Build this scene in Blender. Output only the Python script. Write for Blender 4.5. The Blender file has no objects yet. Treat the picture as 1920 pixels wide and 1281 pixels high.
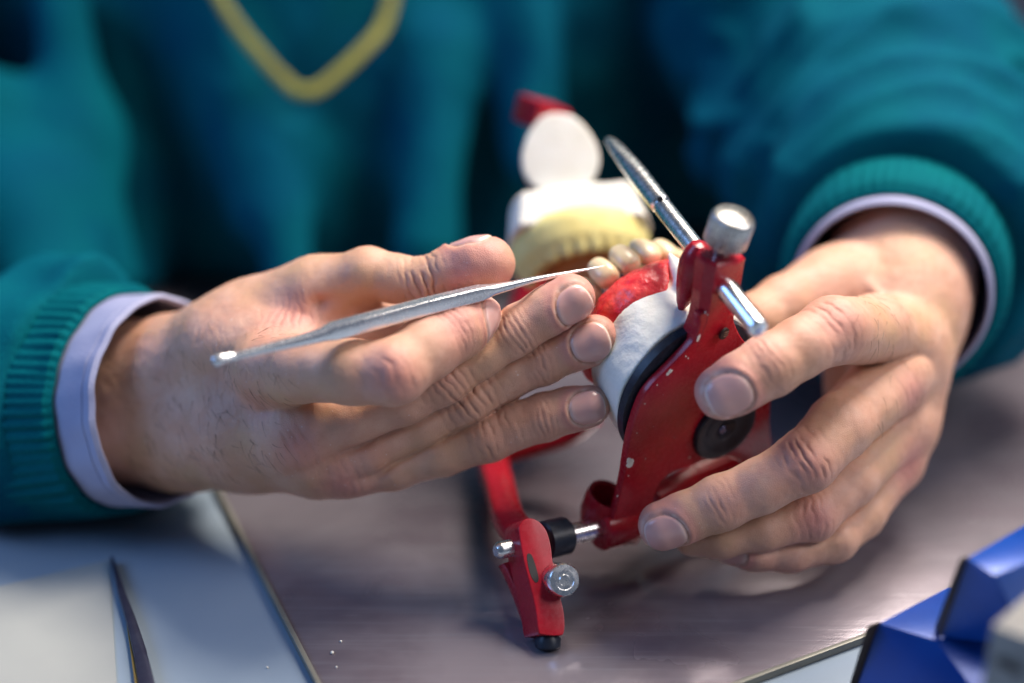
import bpy, bmesh, math, random
import numpy as np
from mathutils import Vector, Matrix

random.seed(4)
SC = bpy.context.scene
COL = SC.collection
R = math.radians

# ------------------------------------------------------------------ camera
PITCH = R(25.0)
CAM = np.array([0.0, 0.0, 270.0])              # millimetres above the table top
XC = np.array([1.0, 0.0, 0.0])
YC = np.array([0.0, math.sin(PITCH), math.cos(PITCH)])
ZC = np.array([0.0, -math.cos(PITCH), math.sin(PITCH)])
K = 36.0 / 50.0 / 1920.0
cam_d = bpy.data.cameras.new('camera')
cam = bpy.data.objects.new('camera', cam_d)
COL.objects.link(cam)
cam.location = CAM / 1000.0
cam.rotation_euler = (math.pi / 2 - PITCH, 0, 0)
cam_d.lens = 50
cam_d.sensor_width = 36
cam_d.clip_start = 0.01
cam_d.clip_end = 50
cam_d.dof.use_dof = True
cam_d.dof.focus_distance = 0.438
cam_d.dof.aperture_fstop = 2.1
cam_d.dof.aperture_blades = 9
SC.camera = cam

# ------------------------------------------------------------------ world and lamps
W = bpy.data.worlds.new('World')
SC.world = W
W.use_nodes = True
W.node_tree.nodes['Background'].inputs[0].default_value = (0.30, 0.42, 0.66, 1)
W.node_tree.nodes['Background'].inputs[1].default_value = 0.20


def area(name, loc, target, size, power, color, size_y=None):
    l = bpy.data.lights.new(name, 'AREA')
    l.energy = power
    l.color = color
    l.shape = 'RECTANGLE'
    l.size = size
    l.size_y = size_y or size
    o = bpy.data.objects.new(name, l)
    COL.objects.link(o)
    o.location = loc
    d = Vector(target) - Vector(loc)
    o.rotation_euler = d.to_track_quat('-Z', 'Y').to_euler()
    return o


area('ceiling_lamp', (0.36, 0.77, 1.03), (0.03, 0.42, 0.08), 0.50, 28, (1.0, 0.90, 0.79), 0.36)
area('window_light_right', (1.0, 0.18, 0.9), (0.08, 0.45, 0.05), 0.6, 12, (0.95, 0.90, 0.92))
area('window_light_left', (-1.0, 0.25, 0.75), (-0.1, 0.6, 0.1), 0.6, 8.5, (0.25, 0.48, 1.0))
SC.view_settings.view_transform = 'Standard'
SC.view_settings.look = 'None'
SC.view_settings.exposure = -0.14
SC.view_settings.gamma = 1.0
SC.view_settings.use_curve_mapping = False
SC.render.engine = 'CYCLES'
SC.cycles.use_denoising = True
SC.cycles.max_bounces = 8


# ------------------------------------------------------------------ measuring helpers (millimetres, world axes)
def C2W(v):
    """direction from camera axes (right, up, toward camera) to world"""
    v = np.asarray(v, float)
    return v[0] * XC + v[1] * YC + v[2] * ZC


def nrm(v):
    v = np.asarray(v, float)
    return v / np.linalg.norm(v)


def P(px, py, d):
    return CAM + C2W(((px - 960) * K * d, (640.5 - py) * K * d, -d))


def ray(px, py):
    return C2W(((px - 960) * K, (640.5 - py) * K, -1.0))


def T(px, py, z=0.0):
    r = ray(px, py)
    return CAM + r * ((z - CAM[2]) / r[2])


def onplane(px, py, p0, n):
    r = ray(px, py)
    return CAM + r * (np.dot(p0 - CAM, n) / np.dot(r, n))


# ------------------------------------------------------------------ noise
_rng = np.random.RandomState(7)
_LAT = _rng.rand(32, 32, 32).astype(np.float32)


def vn(p, scale):
    """value noise in -1..1, p (N,3) mm, feature size scale mm"""
    q = p / scale + 1000.0
    i = np.floor(q).astype(np.int64)
    f = (q - i).astype(np.float32)
    f = f * f * (3 - 2 * f)
    a = i & 31
    b = (i + 1) & 31
    x0, y0, z0 = a.T
    x1, y1, z1 = b.T
    fx, fy, fz = f.T
    c00 = _LAT[x0, y0, z0] * (1 - fx) + _LAT[x1, y0, z0] * fx
    c10 = _LAT[x0, y1, z0] * (1 - fx) + _LAT[x1, y1, z0] * fx
    c01 = _LAT[x0, y0, z1] * (1 - fx) + _LAT[x1, y0, z1] * fx
    c11 = _LAT[x0, y1, z1] * (1 - fx) + _LAT[x1, y1, z1] * fx
    return ((c00 * (1 - fy) + c10 * fy) * (1 - fz) + (c01 * (1 - fy) + c11 * fy) * fz) * 2 - 1


def fbm(p, scale, o=3):
    s = 0
    a = 1.0
    for k in range(o):
        s = s + a * vn(p + 31.7 * k, scale / 2 ** k)
        a *= 0.5
    return s / 1.75


# ------------------------------------------------------------------ implicit surfaces
def smin(a, b, k):
    h = np.clip(0.5 + 0.5 * (b - a) / k, 0, 1)
    return b * (1 - h) + a * h - k * h * (1 - h)


class Grid:
    def __init__(s, lo, hi, h):
        s.h = h
        s.lo = np.asarray(lo, float)
        s.n = np.ceil((np.asarray(hi) - s.lo) / h).astype(int) + 1
        s.ax = [(s.lo[i] + h * np.arange(s.n[i])).astype(np.float32) for i in range(3)]

    def full(s, v=60.0):
        return np.full(s.n, v, np.float32)

    def cone(s, F, p, q, rp, rq, k, pad=14.0, flat=None):
        """smooth-union a round cone into F, only near it"""
        p = np.asarray(p, float)
        q = np.asarray(q, float)
        rm = max(rp, rq) + pad
        lo = np.minimum(p, q) - rm
        hi = np.maximum(p, q) + rm
        a = np.clip(((lo - s.lo) / s.h).astype(int), 0, s.n - 1)
        b = np.clip(((hi - s.lo) / s.h).astype(int) + 2, 0, s.n)
        if np.any(b <= a):
            return
        X = s.ax[0][a[0]:b[0]][:, None, None]
        Y = s.ax[1][a[1]:b[1]][None, :, None]
        Z = s.ax[2][a[2]:b[2]][None, None, :]
        d = q - p
        L = max(float(np.dot(d, d)), 1e-6)
        t = np.clip(((X - p[0]) * d[0] + (Y - p[1]) * d[1] + (Z - p[2]) * d[2]) / L, 0, 1)
        dx = X - (p[0] + t * d[0])
        dy = Y - (p[1] + t * d[1])
        dz = Z - (p[2] + t * d[2])
        if flat is not None:                       # (normal, factor>1): thinner along the normal
            n, f = flat
            c = dx * n[0] + dy * n[1] + dz * n[2]
            D = np.sqrt(dx * dx + dy * dy + dz * dz + (f * f - 1) * c * c)
        else:
            D = np.sqrt(dx * dx + dy * dy + dz * dz)
        D = D - (rp + (rq - rp) * t)
        sl = (slice(a[0], b[0]), slice(a[1], b[1]), slice(a[2], b[2]))
        F[sl] = smin(F[sl], D.astype(np.float32), k)

    def pts(s):
        return s.ax[0][:, None, None], s.ax[1][None, :, None], s.ax[2][None, None, :]


def surface_nets(F, lo, h):
    S = F < 0
    nx, ny, nz = F.shape
    c = np.zeros((nx - 1, ny - 1, nz - 1), np.uint8)
    for i in (0, 1):
        for j in (0, 1):
            for k in (0, 1):
                c += S[i:nx - 1 + i, j:ny - 1 + j, k:nz - 1 + k]
    act = (c > 0) & (c < 8)
    I = np.argwhere(act)
    idx = -np.ones(act.shape, np.int32)
    idx[act] = np.arange(len(I))
    acc = np.zeros((len(I), 3))
    cnt = np.zeros(len(I))
    cs = [(i, j, k) for i in (0, 1) for j in (0, 1) for k in (0, 1)]
    V = {q: F[I[:, 0] + q[0], I[:, 1] + q[1], I[:, 2] + q[2]] for q in cs}
    for q in cs:
        for a in range(3):
            if q[a] == 0:
                r = list(q)
                r[a] = 1
                r = tuple(r)
                v0, v1 = V[q], V[r]
                m = (v0 < 0) != (v1 < 0)
                t = np.where(m, v0 / np.where(m, v0 - v1, 1), 0)
                pt = np.array(q, float)[None, :].repeat(len(I), 0)
                pt[:, a] += t
                acc[m] += pt[m]
                cnt[m] += 1
    verts = np.asarray(lo) + h * (I + acc / np.maximum(cnt, 1)[:, None])
    faces = []
    for a in range(3):
        b, d = (a + 1) % 3, (a + 2) % 3
        sl0 = [slice(None)] * 3
        sl1 = [slice(None)] * 3
        sl0[a] = slice(0, -1)
        sl1[a] = slice(1, None)
        e0, e1 = S[tuple(sl0)], S[tuple(sl1)]
        E = np.argwhere(e0 != e1)
        lim = np.array(F.shape) - 1
        ok = (E[:, b] > 0) & (E[:, d] > 0) & (E[:, b] < lim[b]) & (E[:, d] < lim[d])
        E = E[ok]
        inside = e0[E[:, 0], E[:, 1], E[:, 2]]

        def g(ob, od):
            q = E.copy()
            q[:, b] += ob
            q[:, d] += od
            return idx[q[:, 0], q[:, 1], q[:, 2]]
        f = np.stack([g(-1, -1), g(0, -1), g(0, 0), g(-1, 0)], 1)
        f[~inside] = f[~inside][:, ::-1]
        faces.append(f)
    return verts, np.concatenate(faces)


def vnormals(v, f):
    n = np.cross(v[f[:, 2]] - v[f[:, 0]], v[f[:, 3]] - v[f[:, 1]])
    N = np.zeros_like(v)
    for k in range(4):
        for a in range(3):
            N[:, a] += np.bincount(f[:, k], n[:, a], len(v))
    return N / np.maximum(np.linalg.norm(N, axis=1), 1e-9)[:, None]


def relax(v, f, it=2, w=0.5):
    for _ in range(it):
        A = np.zeros_like(v)
        c = np.zeros(len(v))
        for k in range(4):
            a, b = f[:, k], f[:, (k + 1) % 4]
            for ax in range(3):
                A[:, ax] += np.bincount(a, v[b, ax], len(v))
            c += np.bincount(a, minlength=len(v))
        v = v * (1 - w) + w * A / np.maximum(c, 1)[:, None]
    return v


# ------------------------------------------------------------------ object helpers
def link(name, me, mat, parent=None, smooth=True):
    o = bpy.data.objects.new(name, me)
    COL.objects.link(o)
    for m in (mat if isinstance(mat, (list, tuple)) else [mat]):
        me.materials.append(m)
    if smooth:
        me.shade_smooth()
    if parent:
        o.parent = parent
        o.matrix_parent_inverse = parent.matrix_world.inverted() if False else Matrix.Translation(-Vector(parent.location))
    return o


def from_arrays(name, v, f, mat, parent=None, attrs=None, smooth=True):
    me = bpy.data.meshes.new(name)
    v = np.asarray(v, np.float32) / 1000.0
    f = np.asarray(f, np.int32)
    me.vertices.add(len(v))
    me.vertices.foreach_set('co', v.ravel())
    me.loops.add(f.size)
    me.loops.foreach_set('vertex_index', f.ravel())
    me.polygons.add(len(f))
    me.polygons.foreach_set('loop_start', np.arange(0, f.size, f.shape[1], dtype=np.int32))
    me.update(calc_edges=True)
    for k, a in (attrs or {}).items():
        at = me.attributes.new(k, 'FLOAT', 'POINT')
        at.data.foreach_set('value', np.asarray(a, np.float32))
    return link(name, me, mat, parent, smooth)


class MB:
    """collects shapes (mm, world) in one bmesh, links them as ONE object"""
    def __init__(s):
        s.bm = bmesh.new()

    def poly(s, pts):
        return [s.bm.verts.new(Vector(p) / 1000.0) for p in pts]

    def prism(s, pts, off, bevel=0.0, seg=2, mi=0):
        pts = [np.asarray(p, float) for p in pts]
        off = np.asarray(off, float)
        a = s.poly(pts)
        b = s.poly([p + off for p in pts])
        n = len(a)
        fs = [s.bm.faces.new(a), s.bm.faces.new(b[::-1])]
        for i in range(n):
            fs.append(s.bm.faces.new((a[(i + 1) % n], a[i], b[i], b[(i + 1) % n])))
        bmesh.ops.recalc_face_normals(s.bm, faces=fs)
        for f in fs:
            f.material_index = mi
        if bevel:
            es = set()
            for f in fs[:2]:
                es.update(f.edges)
            bmesh.ops.bevel(s.bm, geom=list(es), offset=bevel / 1000.0, segments=seg, profile=0.6, affect='EDGES', clamp_overlap=True)
        return s

    def hexa(s, b4, t4, bevel=0.0):
        a = s.poly(b4)
        b = s.poly(t4)
        fs = [s.bm.faces.new(a[::-1]), s.bm.faces.new(b)]
        for i in range(4):
            fs.append(s.bm.faces.new((a[i], a[(i + 1) % 4], b[(i + 1) % 4], b[i])))
        bmesh.ops.recalc_face_normals(s.bm, faces=fs)
        if bevel:
            es = set()
            for f in fs:
                es.update(f.edges)
            bmesh.ops.bevel(s.bm, geom=list(es), offset=bevel / 1000.0, segments=2, profile=0.6, affect='EDGES', clamp_overlap=True)
        return s

    def loft(s, rings, close=True, caps=True):
        R_ = [s.poly(r) for r in rings]
        n = len(R_[0])
        for a, b in zip(R_[:-1], R_[1:]):
            for i in range(n if close else n - 1):
                s.bm.faces.new((a[i], a[(i + 1) % n], b[(i + 1) % n], b[i]))
        if caps:
            s.bm.faces.new(R_[0][::-1])
            s.bm.faces.new(R_[-1])
        return s

    def lathe(s, p0, axis, prof, n=48, mod=None, caps=True):
        """prof: list of (distance along axis, radius)"""
        axis = nrm(axis)
        u = nrm(np.cross(axis, (0.31, 0.2, 0.93)))
        v = np.cross(axis, u)
        rings = []
        for j, (t, r) in enumerate(prof):
            rg = []
            for i in range(n):
                a = 2 * math.pi * i / n
                rr = r * (mod(a, j) if mod else 1)
                rg.append(np.asarray(p0) + axis * t + (u * math.cos(a) + v * math.sin(a)) * rr)
            rings.append(rg)
        return s.loft(rings, True, caps)

    def build(s, name, mat, parent=None, smooth=True, angle=35):
        bmesh.ops.recalc_face_normals(s.bm, faces=s.bm.faces[:])
        me = bpy.data.meshes.new(name)
        s.bm.to_mesh(me)
        s.bm.free()
        o = link(name, me, mat, parent, False)
        if smooth:
            me.shade_smooth()
            try:
                me.set_sharp_from_angle(angle=R(angle))
            except Exception:
                pass
        return o


def frame(axis, hint=(0.2, 0.3, 0.9)):
    a = nrm(axis)
    u = nrm(np.asarray(hint) - a * np.dot(hint, a))
    return a, u, np.cross(a, u)


def spline(pts, n=8, closed=True):
    """Catmull-Rom through points"""
    pts = [np.asarray(p, float) for p in pts]
    m = len(pts)
    out = []
    for i in range(m if closed else m - 1):
        if closed:
            p0, p1, p2, p3 = pts[i - 1], pts[i], pts[(i + 1) % m], pts[(i + 2) % m]
        else:
            p0, p1, p2, p3 = pts[max(i - 1, 0)], pts[i], pts[i + 1], pts[min(i + 2, m - 1)]
        for k in range(n):
            t = k / n
            out.append(0.5 * ((2 * p1) + (-p0 + p2) * t + (2 * p0 - 5 * p1 + 4 * p2 - p3) * t * t + (-p0 + 3 * p1 - 3 * p2 + p3) * t ** 3))
    if not closed:
        out.append(pts[-1])
    return out


def thing(name, label, cat, loc, group=None):
    o = bpy.data.objects.new(name, None)
    COL.objects.link(o)
    o.location = Vector(loc) / 1000.0
    o.empty_display_size = 0.02
    return tag(o, label, cat, group)


def tag(o, label=None, cat=None, group=None, kind=None):
    if label:
        o['label'] = label
    if cat:
        o['category'] = cat
    if group:
        o['group'] = group
    if kind:
        o['kind'] = kind
    return o


# ------------------------------------------------------------------ materials
def mat(name):
    m = bpy.data.materials.new(name)
    m.use_nodes = True
    nt = m.node_tree
    b = nt.nodes['Principled BSDF']
    return m, nt, b


def nd(nt, t, **kw):
    n = nt.nodes.new(t)
    for k, v in kw.items():
        if k in n.bl_rna.properties:
            setattr(n, k, v)
        else:
            n.inputs[k.replace('_', ' ')].default_value = v
    return n


def mix(nt, a, b, fac, mode='MIX'):
    n = nt.nodes.new('ShaderNodeMix')
    n.data_type = 'RGBA'
    n.blend_type = mode
    for sock, v in ((n.inputs[0], fac), (n.inputs[6], a), (n.inputs[7], b)):
        if isinstance(v, bpy.types.NodeSocket):
            nt.links.new(v, sock)
        elif isinstance(v, (int, float)):
            sock.default_value = v
        else:
            sock.default_value = (*v, 1)
    return n.outputs[2]


def ramp(nt, src, stops):
    n = nt.nodes.new('ShaderNodeMapRange')
    n.inputs[1].default_value = stops[0]
    n.inputs[2].default_value = stops[1]
    n.inputs[3].default_value = stops[2] if len(stops) > 2 else 0
    n.inputs[4].default_value = stops[3] if len(stops) > 3 else 1
    nt.links.new(src, n.inputs[0])
    return n.outputs[0]


def noise(nt, scale, detail=4, rough=0.55, vec=None, dist=0.0):
    n = nd(nt, 'ShaderNodeTexNoise')
    n.inputs['Scale'].default_value = scale
    n.inputs['Detail'].default_value = detail
    n.inputs['Roughness'].default_value = rough
    n.inputs['Distortion'].default_value = dist
    if vec is None:
        vec = nt.nodes.new('ShaderNodeNewGeometry').outputs['Position']
    nt.links.new(vec, n.inputs['Vector'])
    return n.outputs['Fac']


def bump(nt, b, h, strength, dist):
    n = nd(nt, 'ShaderNodeBump')
    n.inputs['Strength'].default_value = strength
    n.inputs['Distance'].default_value = dist
    nt.links.new(h, n.inputs['Height'])
    prev = b.inputs['Normal']
    if prev.is_linked:
        nt.links.new(prev.links[0].from_socket, n.inputs['Normal'])
    nt.links.new(n.outputs[0], prev)


def simple(name, c1, c2=None, rough=0.5, metal=0.0, scale=60, bstr=0.0, bscale=600, bdist=0.0003, coat=0.0, sss=0.0, rvar=0.0, lo=0.35, hi=0.65):
    m, nt, b = mat(name)
    b.inputs['Roughness'].default_value = rough
    b.inputs['Metallic'].default_value = metal
    b.inputs['Coat Weight'].default_value = coat
    b.inputs['Coat Roughness'].default_value = 0.08
    c2 = c2 or tuple(x * 0.8 for x in c1)
    f = ramp(nt, noise(nt, scale), (lo, hi))
    nt.links.new(mix(nt, c1, c2, f), b.inputs['Base Color'])
    if rvar:
        nt.links.new(ramp(nt, noise(nt, scale * 3, 6), (0.3, 0.7, rough - rvar, rough + rvar)), b.inputs['Roughness'])
    if bstr:
        bump(nt, b, noise(nt, bscale, 5), bstr, bdist)
    if sss:
        b.inputs['Subsurface Weight'].default_value = sss
        b.inputs['Subsurface Radius'].default_value = (1, .4, .25)
        b.inputs['Subsurface Scale'].default_value = 0.003
    return m


def attr(nt, name):
    a = nt.nodes.new('ShaderNodeAttribute')
    a.attribute_name = name
    return a.outputs['Fac']


def skin_material():
    m, nt, b = mat('skin')
    n1 = ramp(nt, noise(nt, 90, 4), (0.35, 0.65))
    c = mix(nt, (0.64, 0.375, 0.270), (0.57, 0.285, 0.200), n1)
    n2 = ramp(nt, noise(nt, 45, 3), (0.42, 0.7))
    c = mix(nt, c, (0.58, 0.34, 0.205), n2)
    c = mix(nt, c, (0.60, 0.205, 0.20), attr(nt, 'red'))
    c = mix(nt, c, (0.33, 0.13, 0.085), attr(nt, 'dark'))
    n3 = ramp(nt, noise(nt, 1500, 3), (0.60, 0.72, 0, 0.30))
    c = mix(nt, c, (0.35, 0.15, 0.10), n3)
    n4 = ramp(nt, noise(nt, 900, 2), (0.72, 0.76, 0, 0.55))
    c = mix(nt, c, (0.75, 0.66, 0.60), n4)
    nail = attr(nt, 'nail')
    c = mix(nt, c, (0.63, 0.355, 0.315), nail)
    c = mix(nt, c, (0.86, 0.76, 0.66), attr(nt, 'rim'))
    nt.links.new(c, b.inputs['Base Color'])
    rg = nt.nodes.new('ShaderNodeMix')
    rg.data_type = 'FLOAT'
    rg.inputs[2].default_value = 0.50
    rg.inputs[3].default_value = 0.23
    nt.links.new(nail, rg.inputs[0])
    nt.links.new(rg.outputs[0], b.inputs['Roughness'])
    b.inputs['Specular IOR Level'].default_value = 0.45
    b.inputs['Subsurface Weight'].default_value = 0.18
    b.inputs['Subsurface Radius'].default_value = (1.0, 0.35, 0.2)
    b.inputs['Subsurface Scale'].default_value = 0.0035
    # fine crossing skin lines
    v = nd(nt, 'ShaderNodeTexVoronoi')
    v.feature = 'DISTANCE_TO_EDGE'
    v.inputs['Scale'].default_value = 1500
    nt.links.new(nt.nodes.new('ShaderNodeNewGeometry').outputs['Position'], v.inputs['Vector'])
    inv = nt.nodes.new('ShaderNodeMath')
    inv.operation = 'SUBTRACT'
    inv.inputs[0].default_value = 1.0
    nt.links.new(nail, inv.inputs[1])
    hh = nt.nodes.new('ShaderNodeMath')
    hh.operation = 'MULTIPLY'
    nt.links.new(ramp(nt, v.outputs['Distance'], (0.0, 0.2)), hh.inputs[0])
    nt.links.new(inv.outputs[0], hh.inputs[1])
    bump(nt, b, hh.outputs[0], 0.4, 0.00012)
    bump(nt, b, noise(nt, 620, 5, 0.6), 0.16, 0.0002)
    return m


SKIN = skin_material()
KNIT_L = None


def knit(name, c1, c2, c3):
    m, nt, b = mat(name)
    g = nt.nodes.new('ShaderNodeNewGeometry').outputs['Position']
    f = ramp(nt, noise(nt, 14, 3), (0.38, 0.62))
    c = mix(nt, c1, c2, f)
    c = mix(nt, c, c3, ramp(nt, noise(nt, 700, 3), (0.45, 0.7, 0, 0.5)))
    nt.links.new(c, b.inputs['Base Color'])
    b.inputs['Roughness'].default_value = 0.85
    b.inputs['Sheen Weight'].default_value = 0.0
    b.inputs['Sheen Roughness'].default_value = 0.4
    b.inputs['Sheen Tint'].default_value = (0.2, 0.75, 0.95, 1)
    b.inputs['Specular IOR Level'].default_value = 0.05
    bump(nt, b, noise(nt, 900, 3), 0.6, 0.0006)
    return m


TEAL = knit('teal_knit', (0.0, 0.085, 0.115), (0.0, 0.058, 0.110), (0.0, 0.12, 0.14))
TEAL_RIB = knit('teal_rib_knit', (0.0, 0.10, 0.115), (0.0, 0.08, 0.11), (0.0, 0.14, 0.15))
SHIRT = simple('lavender_cotton', (0.34, 0.35, 0.50), (0.30, 0.31, 0.46), 0.85, scale=80, bstr=0.6, bscale=1100, bdist=0.0004)
CORD = simple('yellow_cord', (0.30, 0.29, 0.04), (0.24, 0.22, 0.04), 0.7, bstr=0.4, bscale=900)
REDP = simple('red_enamel', (0.38, 0.011, 0.024), (0.33, 0.009, 0.019), 0.27, scale=200, coat=0.12, rvar=0.06, bstr=0.10, bscale=350, bdist=0.0002)
REDP.node_tree.nodes['Principled BSDF'].inputs['Specular IOR Level'].default_value = 0.28
STEEL = simple('polished_steel', (0.90, 0.90, 0.90), (0.84, 0.84, 0.83), 0.27, 1.0, scale=200, rvar=0.05)
TOOLST = simple('worn_tool_steel', (0.90, 0.90, 0.91), (0.82, 0.82, 0.84), 0.24, 0.85, scale=300, rvar=0.06, bstr=0.04, bscale=900, bdist=0.0002)
KNURL = simple('knurled_steel', (0.62, 0.60, 0.57), (0.50, 0.48, 0.45), 0.30, 1.0, scale=600, rvar=0.08)
BLACK = simple('black_plastic', (0.010, 0.013, 0.022), (0.020, 0.026, 0.040), 0.38, scale=500, bstr=0.2, bscale=800)
BLACK.node_tree.nodes['Principled BSDF'].inputs['Specular IOR Level'].default_value = 0.3
DARKIN = simple('dark_recess', (0.01, 0.01, 0.01), (0.02, 0.015, 0.015), 0.6)
PLASTER = simple('white_plaster', (0.80, 0.78, 0.71), (0.74, 0.71, 0.62), 0.85, scale=110, bstr=0.5, bscale=420, bdist=0.0006, sss=0.05)
STONE = simple('yellow_dental_stone', (0.76, 0.68, 0.28), (0.70, 0.58, 0.20), 0.7, scale=120, bstr=0.4, bscale=400, bdist=0.0005)
WAX = simple('red_wax', (0.88, 0.11, 0.09), (0.74, 0.022, 0.040), 0.26, scale=130, bstr=0.8, bscale=230, bdist=0.0012, sss=0.4, rvar=0.1)
WAXP = simple('pink_wax', (0.80, 0.17, 0.33), (0.85, 0.10, 0.22), 0.3, scale=160, bstr=0.5, bscale=300, bdist=0.0008, sss=0.25)
AMBER = simple('amber_wax', (0.55, 0.22, 0.03), (0.45, 0.15, 0.02), 0.4, scale=120, bstr=0.5, bscale=250, bdist=0.001, sss=0.1)
TOOTH = simple('tooth_acrylic', (0.76, 0.62, 0.40), (0.70, 0.54, 0.32), 0.28, scale=220, sss=0.3)
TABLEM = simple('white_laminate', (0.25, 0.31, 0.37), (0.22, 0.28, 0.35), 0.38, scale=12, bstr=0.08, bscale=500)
CREAM = simple('cream_matte', (0.31, 0.32, 0.30), (0.29, 0.30, 0.285), 0.8, scale=30)
BLUE = simple('blue_metal', (0.001, 0.058, 0.34), (0.001, 0.045, 0.28), 0.30, scale=60, metal=0.1, bstr=0.1, bscale=900)
BROWNE = simple('dark_edge', (0.05, 0.035, 0.03), (0.03, 0.02, 0.02), 0.6)
GREYB = simple('grey_wood', (0.27, 0.26, 0.24), (0.20, 0.19, 0.18), 0.75, scale=150, bstr=0.4, bscale=300)
WALL = simple('dim_wall', (0.09, 0.11, 0.16), (0.07, 0.09, 0.13), 0.9, scale=3)
BRASS = simple('brass_edge', (0.45, 0.30, 0.08), (0.4, 0.26, 0.07), 0.4, 0.6)


def steel_sheet():
    m, nt, b = mat('brushed_steel_sheet')
    tc = nt.nodes.new('ShaderNodeTexCoord').outputs['Object']
    mp = nt.nodes.new('ShaderNodeMapping')
    mp.inputs['Scale'].default_value = (14, 420, 1)
    nt.links.new(tc, mp.inputs['Vector'])
    streak = noise(nt, 1.0, 6, 0.6, mp.outputs[0])
    blot = noise(nt, 16, 4, 0.6, tc, 0.4)
    c = mix(nt, (0.25, 0.222, 0.250), (0.14, 0.115, 0.140), ramp(nt, blot, (0.35, 0.65)))
    c = mix(nt, c, (0.27, 0.26, 0.29), ramp(nt, streak, (0.5, 0.75, 0, 0.5)))
    nt.links.new(c, b.inputs['Base Color'])
    b.inputs['Metallic'].default_value = 0.45
    nt.links.new(ramp(nt, blot, (0.35, 0.65, 0.17, 0.30)), b.inputs['Roughness'])
    mp2 = nt.nodes.new('ShaderNodeMapping')
    mp2.inputs['Rotation'].default_value = (0, 0, 1.15)
    mp2.inputs['Scale'].default_value = (35, 1600, 1)
    nt.links.new(tc, mp2.inputs['Vector'])
    scr = ramp(nt, noise(nt, 1.0, 2, 0.5, mp2.outputs[0], 0.6), (0.70, 0.78, 0, 0.6))
    c = mix(nt, c, (0.50, 0.48, 0.52), scr)
    nt.links.new(c, b.inputs['Base Color'])
    bump(nt, b, scr, 0.08, 0.0001)
    bump(nt, b, streak, 0.12, 0.0004)
    bump(nt, b, blot, 0.15, 0.002)
    return m


SHEET = steel_sheet()

# ------------------------------------------------------------------ setting: background, table, steel sheet
b = MB()
b.hexa([(-2500, 1900, -800), (2500, 1900, -800), (2500, 1930, -800), (-2500, 1930, -800)],
       [(-2500, 1900, 1800), (2500, 1900, 1800), (2500, 1930, 1800), (-2500, 1930, 1800)])
tag(b.build('wall', WALL, smooth=False), kind='structure')
b = MB()
b.hexa([(-900, -100, -30), (900, -100, -30), (900, 640, -30), (-900, 640, -30)],
       [(-900, -100, -2), (900, -100, -2), (900, 640, -2), (-900, 640, -2)], 1.5)
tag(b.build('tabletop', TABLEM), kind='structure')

ea, eb = T(418, 930), T(600, 1281)
fa, fb = T(1380, 1281), T(1640, 1185)
dA = nrm((eb - ea) * (1, 1, 0))
dB = nrm((fb - fa) * (1, 1, 0))
M2 = np.array([[dA[0], -dB[0]], [dA[1], -dB[1]]])
s_, t_ = np.linalg.solve(M2, (fa - ea)[:2])
corner = ea + dA * s_
dAp = -dA
sheet = thing('steel_work_sheet', 'brushed steel sheet under the hands, its thin rim showing against the white tabletop', 'metal sheet', (corner[0], corner[1], 0))
ang = math.atan2(dB[1], dB[0])


def q2(a, c, z):
    p = corner + dB * a + dAp * c
    return (p[0], p[1], z)


b = MB()
b.hexa([q2(0, 0, -1.8), q2(900, 0, -1.8), q2(900, 420, -1.8), q2(0, 420, -1.8)],
       [q2(0, 0, 0), q2(900, 0, 0), q2(900, 420, 0), q2(0, 420, 0)], 0.3)
b.build('sheet', SHEET, sheet)
b = MB()
for w0, w1, c0, c1 in ((-1.4, 0.2, -1.4, 420), (0.4, 900, -1.4, 0.2)):
    b.hexa([q2(w0, c0, -1.9), q2(w1, c0, -1.9), q2(w1, c1, -1.9), q2(w0, c1, -1.9)],
           [q2(w0, c0, 0.9), q2(w1, c0, 0.9), q2(w1, c1, 0.9), q2(w0, c1, 0.9)], 0.3)
b.build('rim', simple('pale_rim', (0.22, 0.215, 0.18), (0.18, 0.175, 0.15), 0.45, 0.3), sheet)

# ------------------------------------------------------------------ the person
PERSON = thing('person', 'person in a teal knit sweater over a lavender shirt, carving a denture with both hands', 'person', (-100, 700, 0))


def chain(G, F, nodes, k=3.0, flat=None):
    """nodes: (px, py, depth, radius px)"""
    pts = [P(n[0], n[1], n[2]) for n in nodes]
    rs = [n[3] * K * n[2] for n in nodes]
    for i in range(len(pts) - 1):
        G.cone(F, pts[i], pts[i + 1], rs[i], rs[i + 1], k, flat=flat)
    return F


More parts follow.
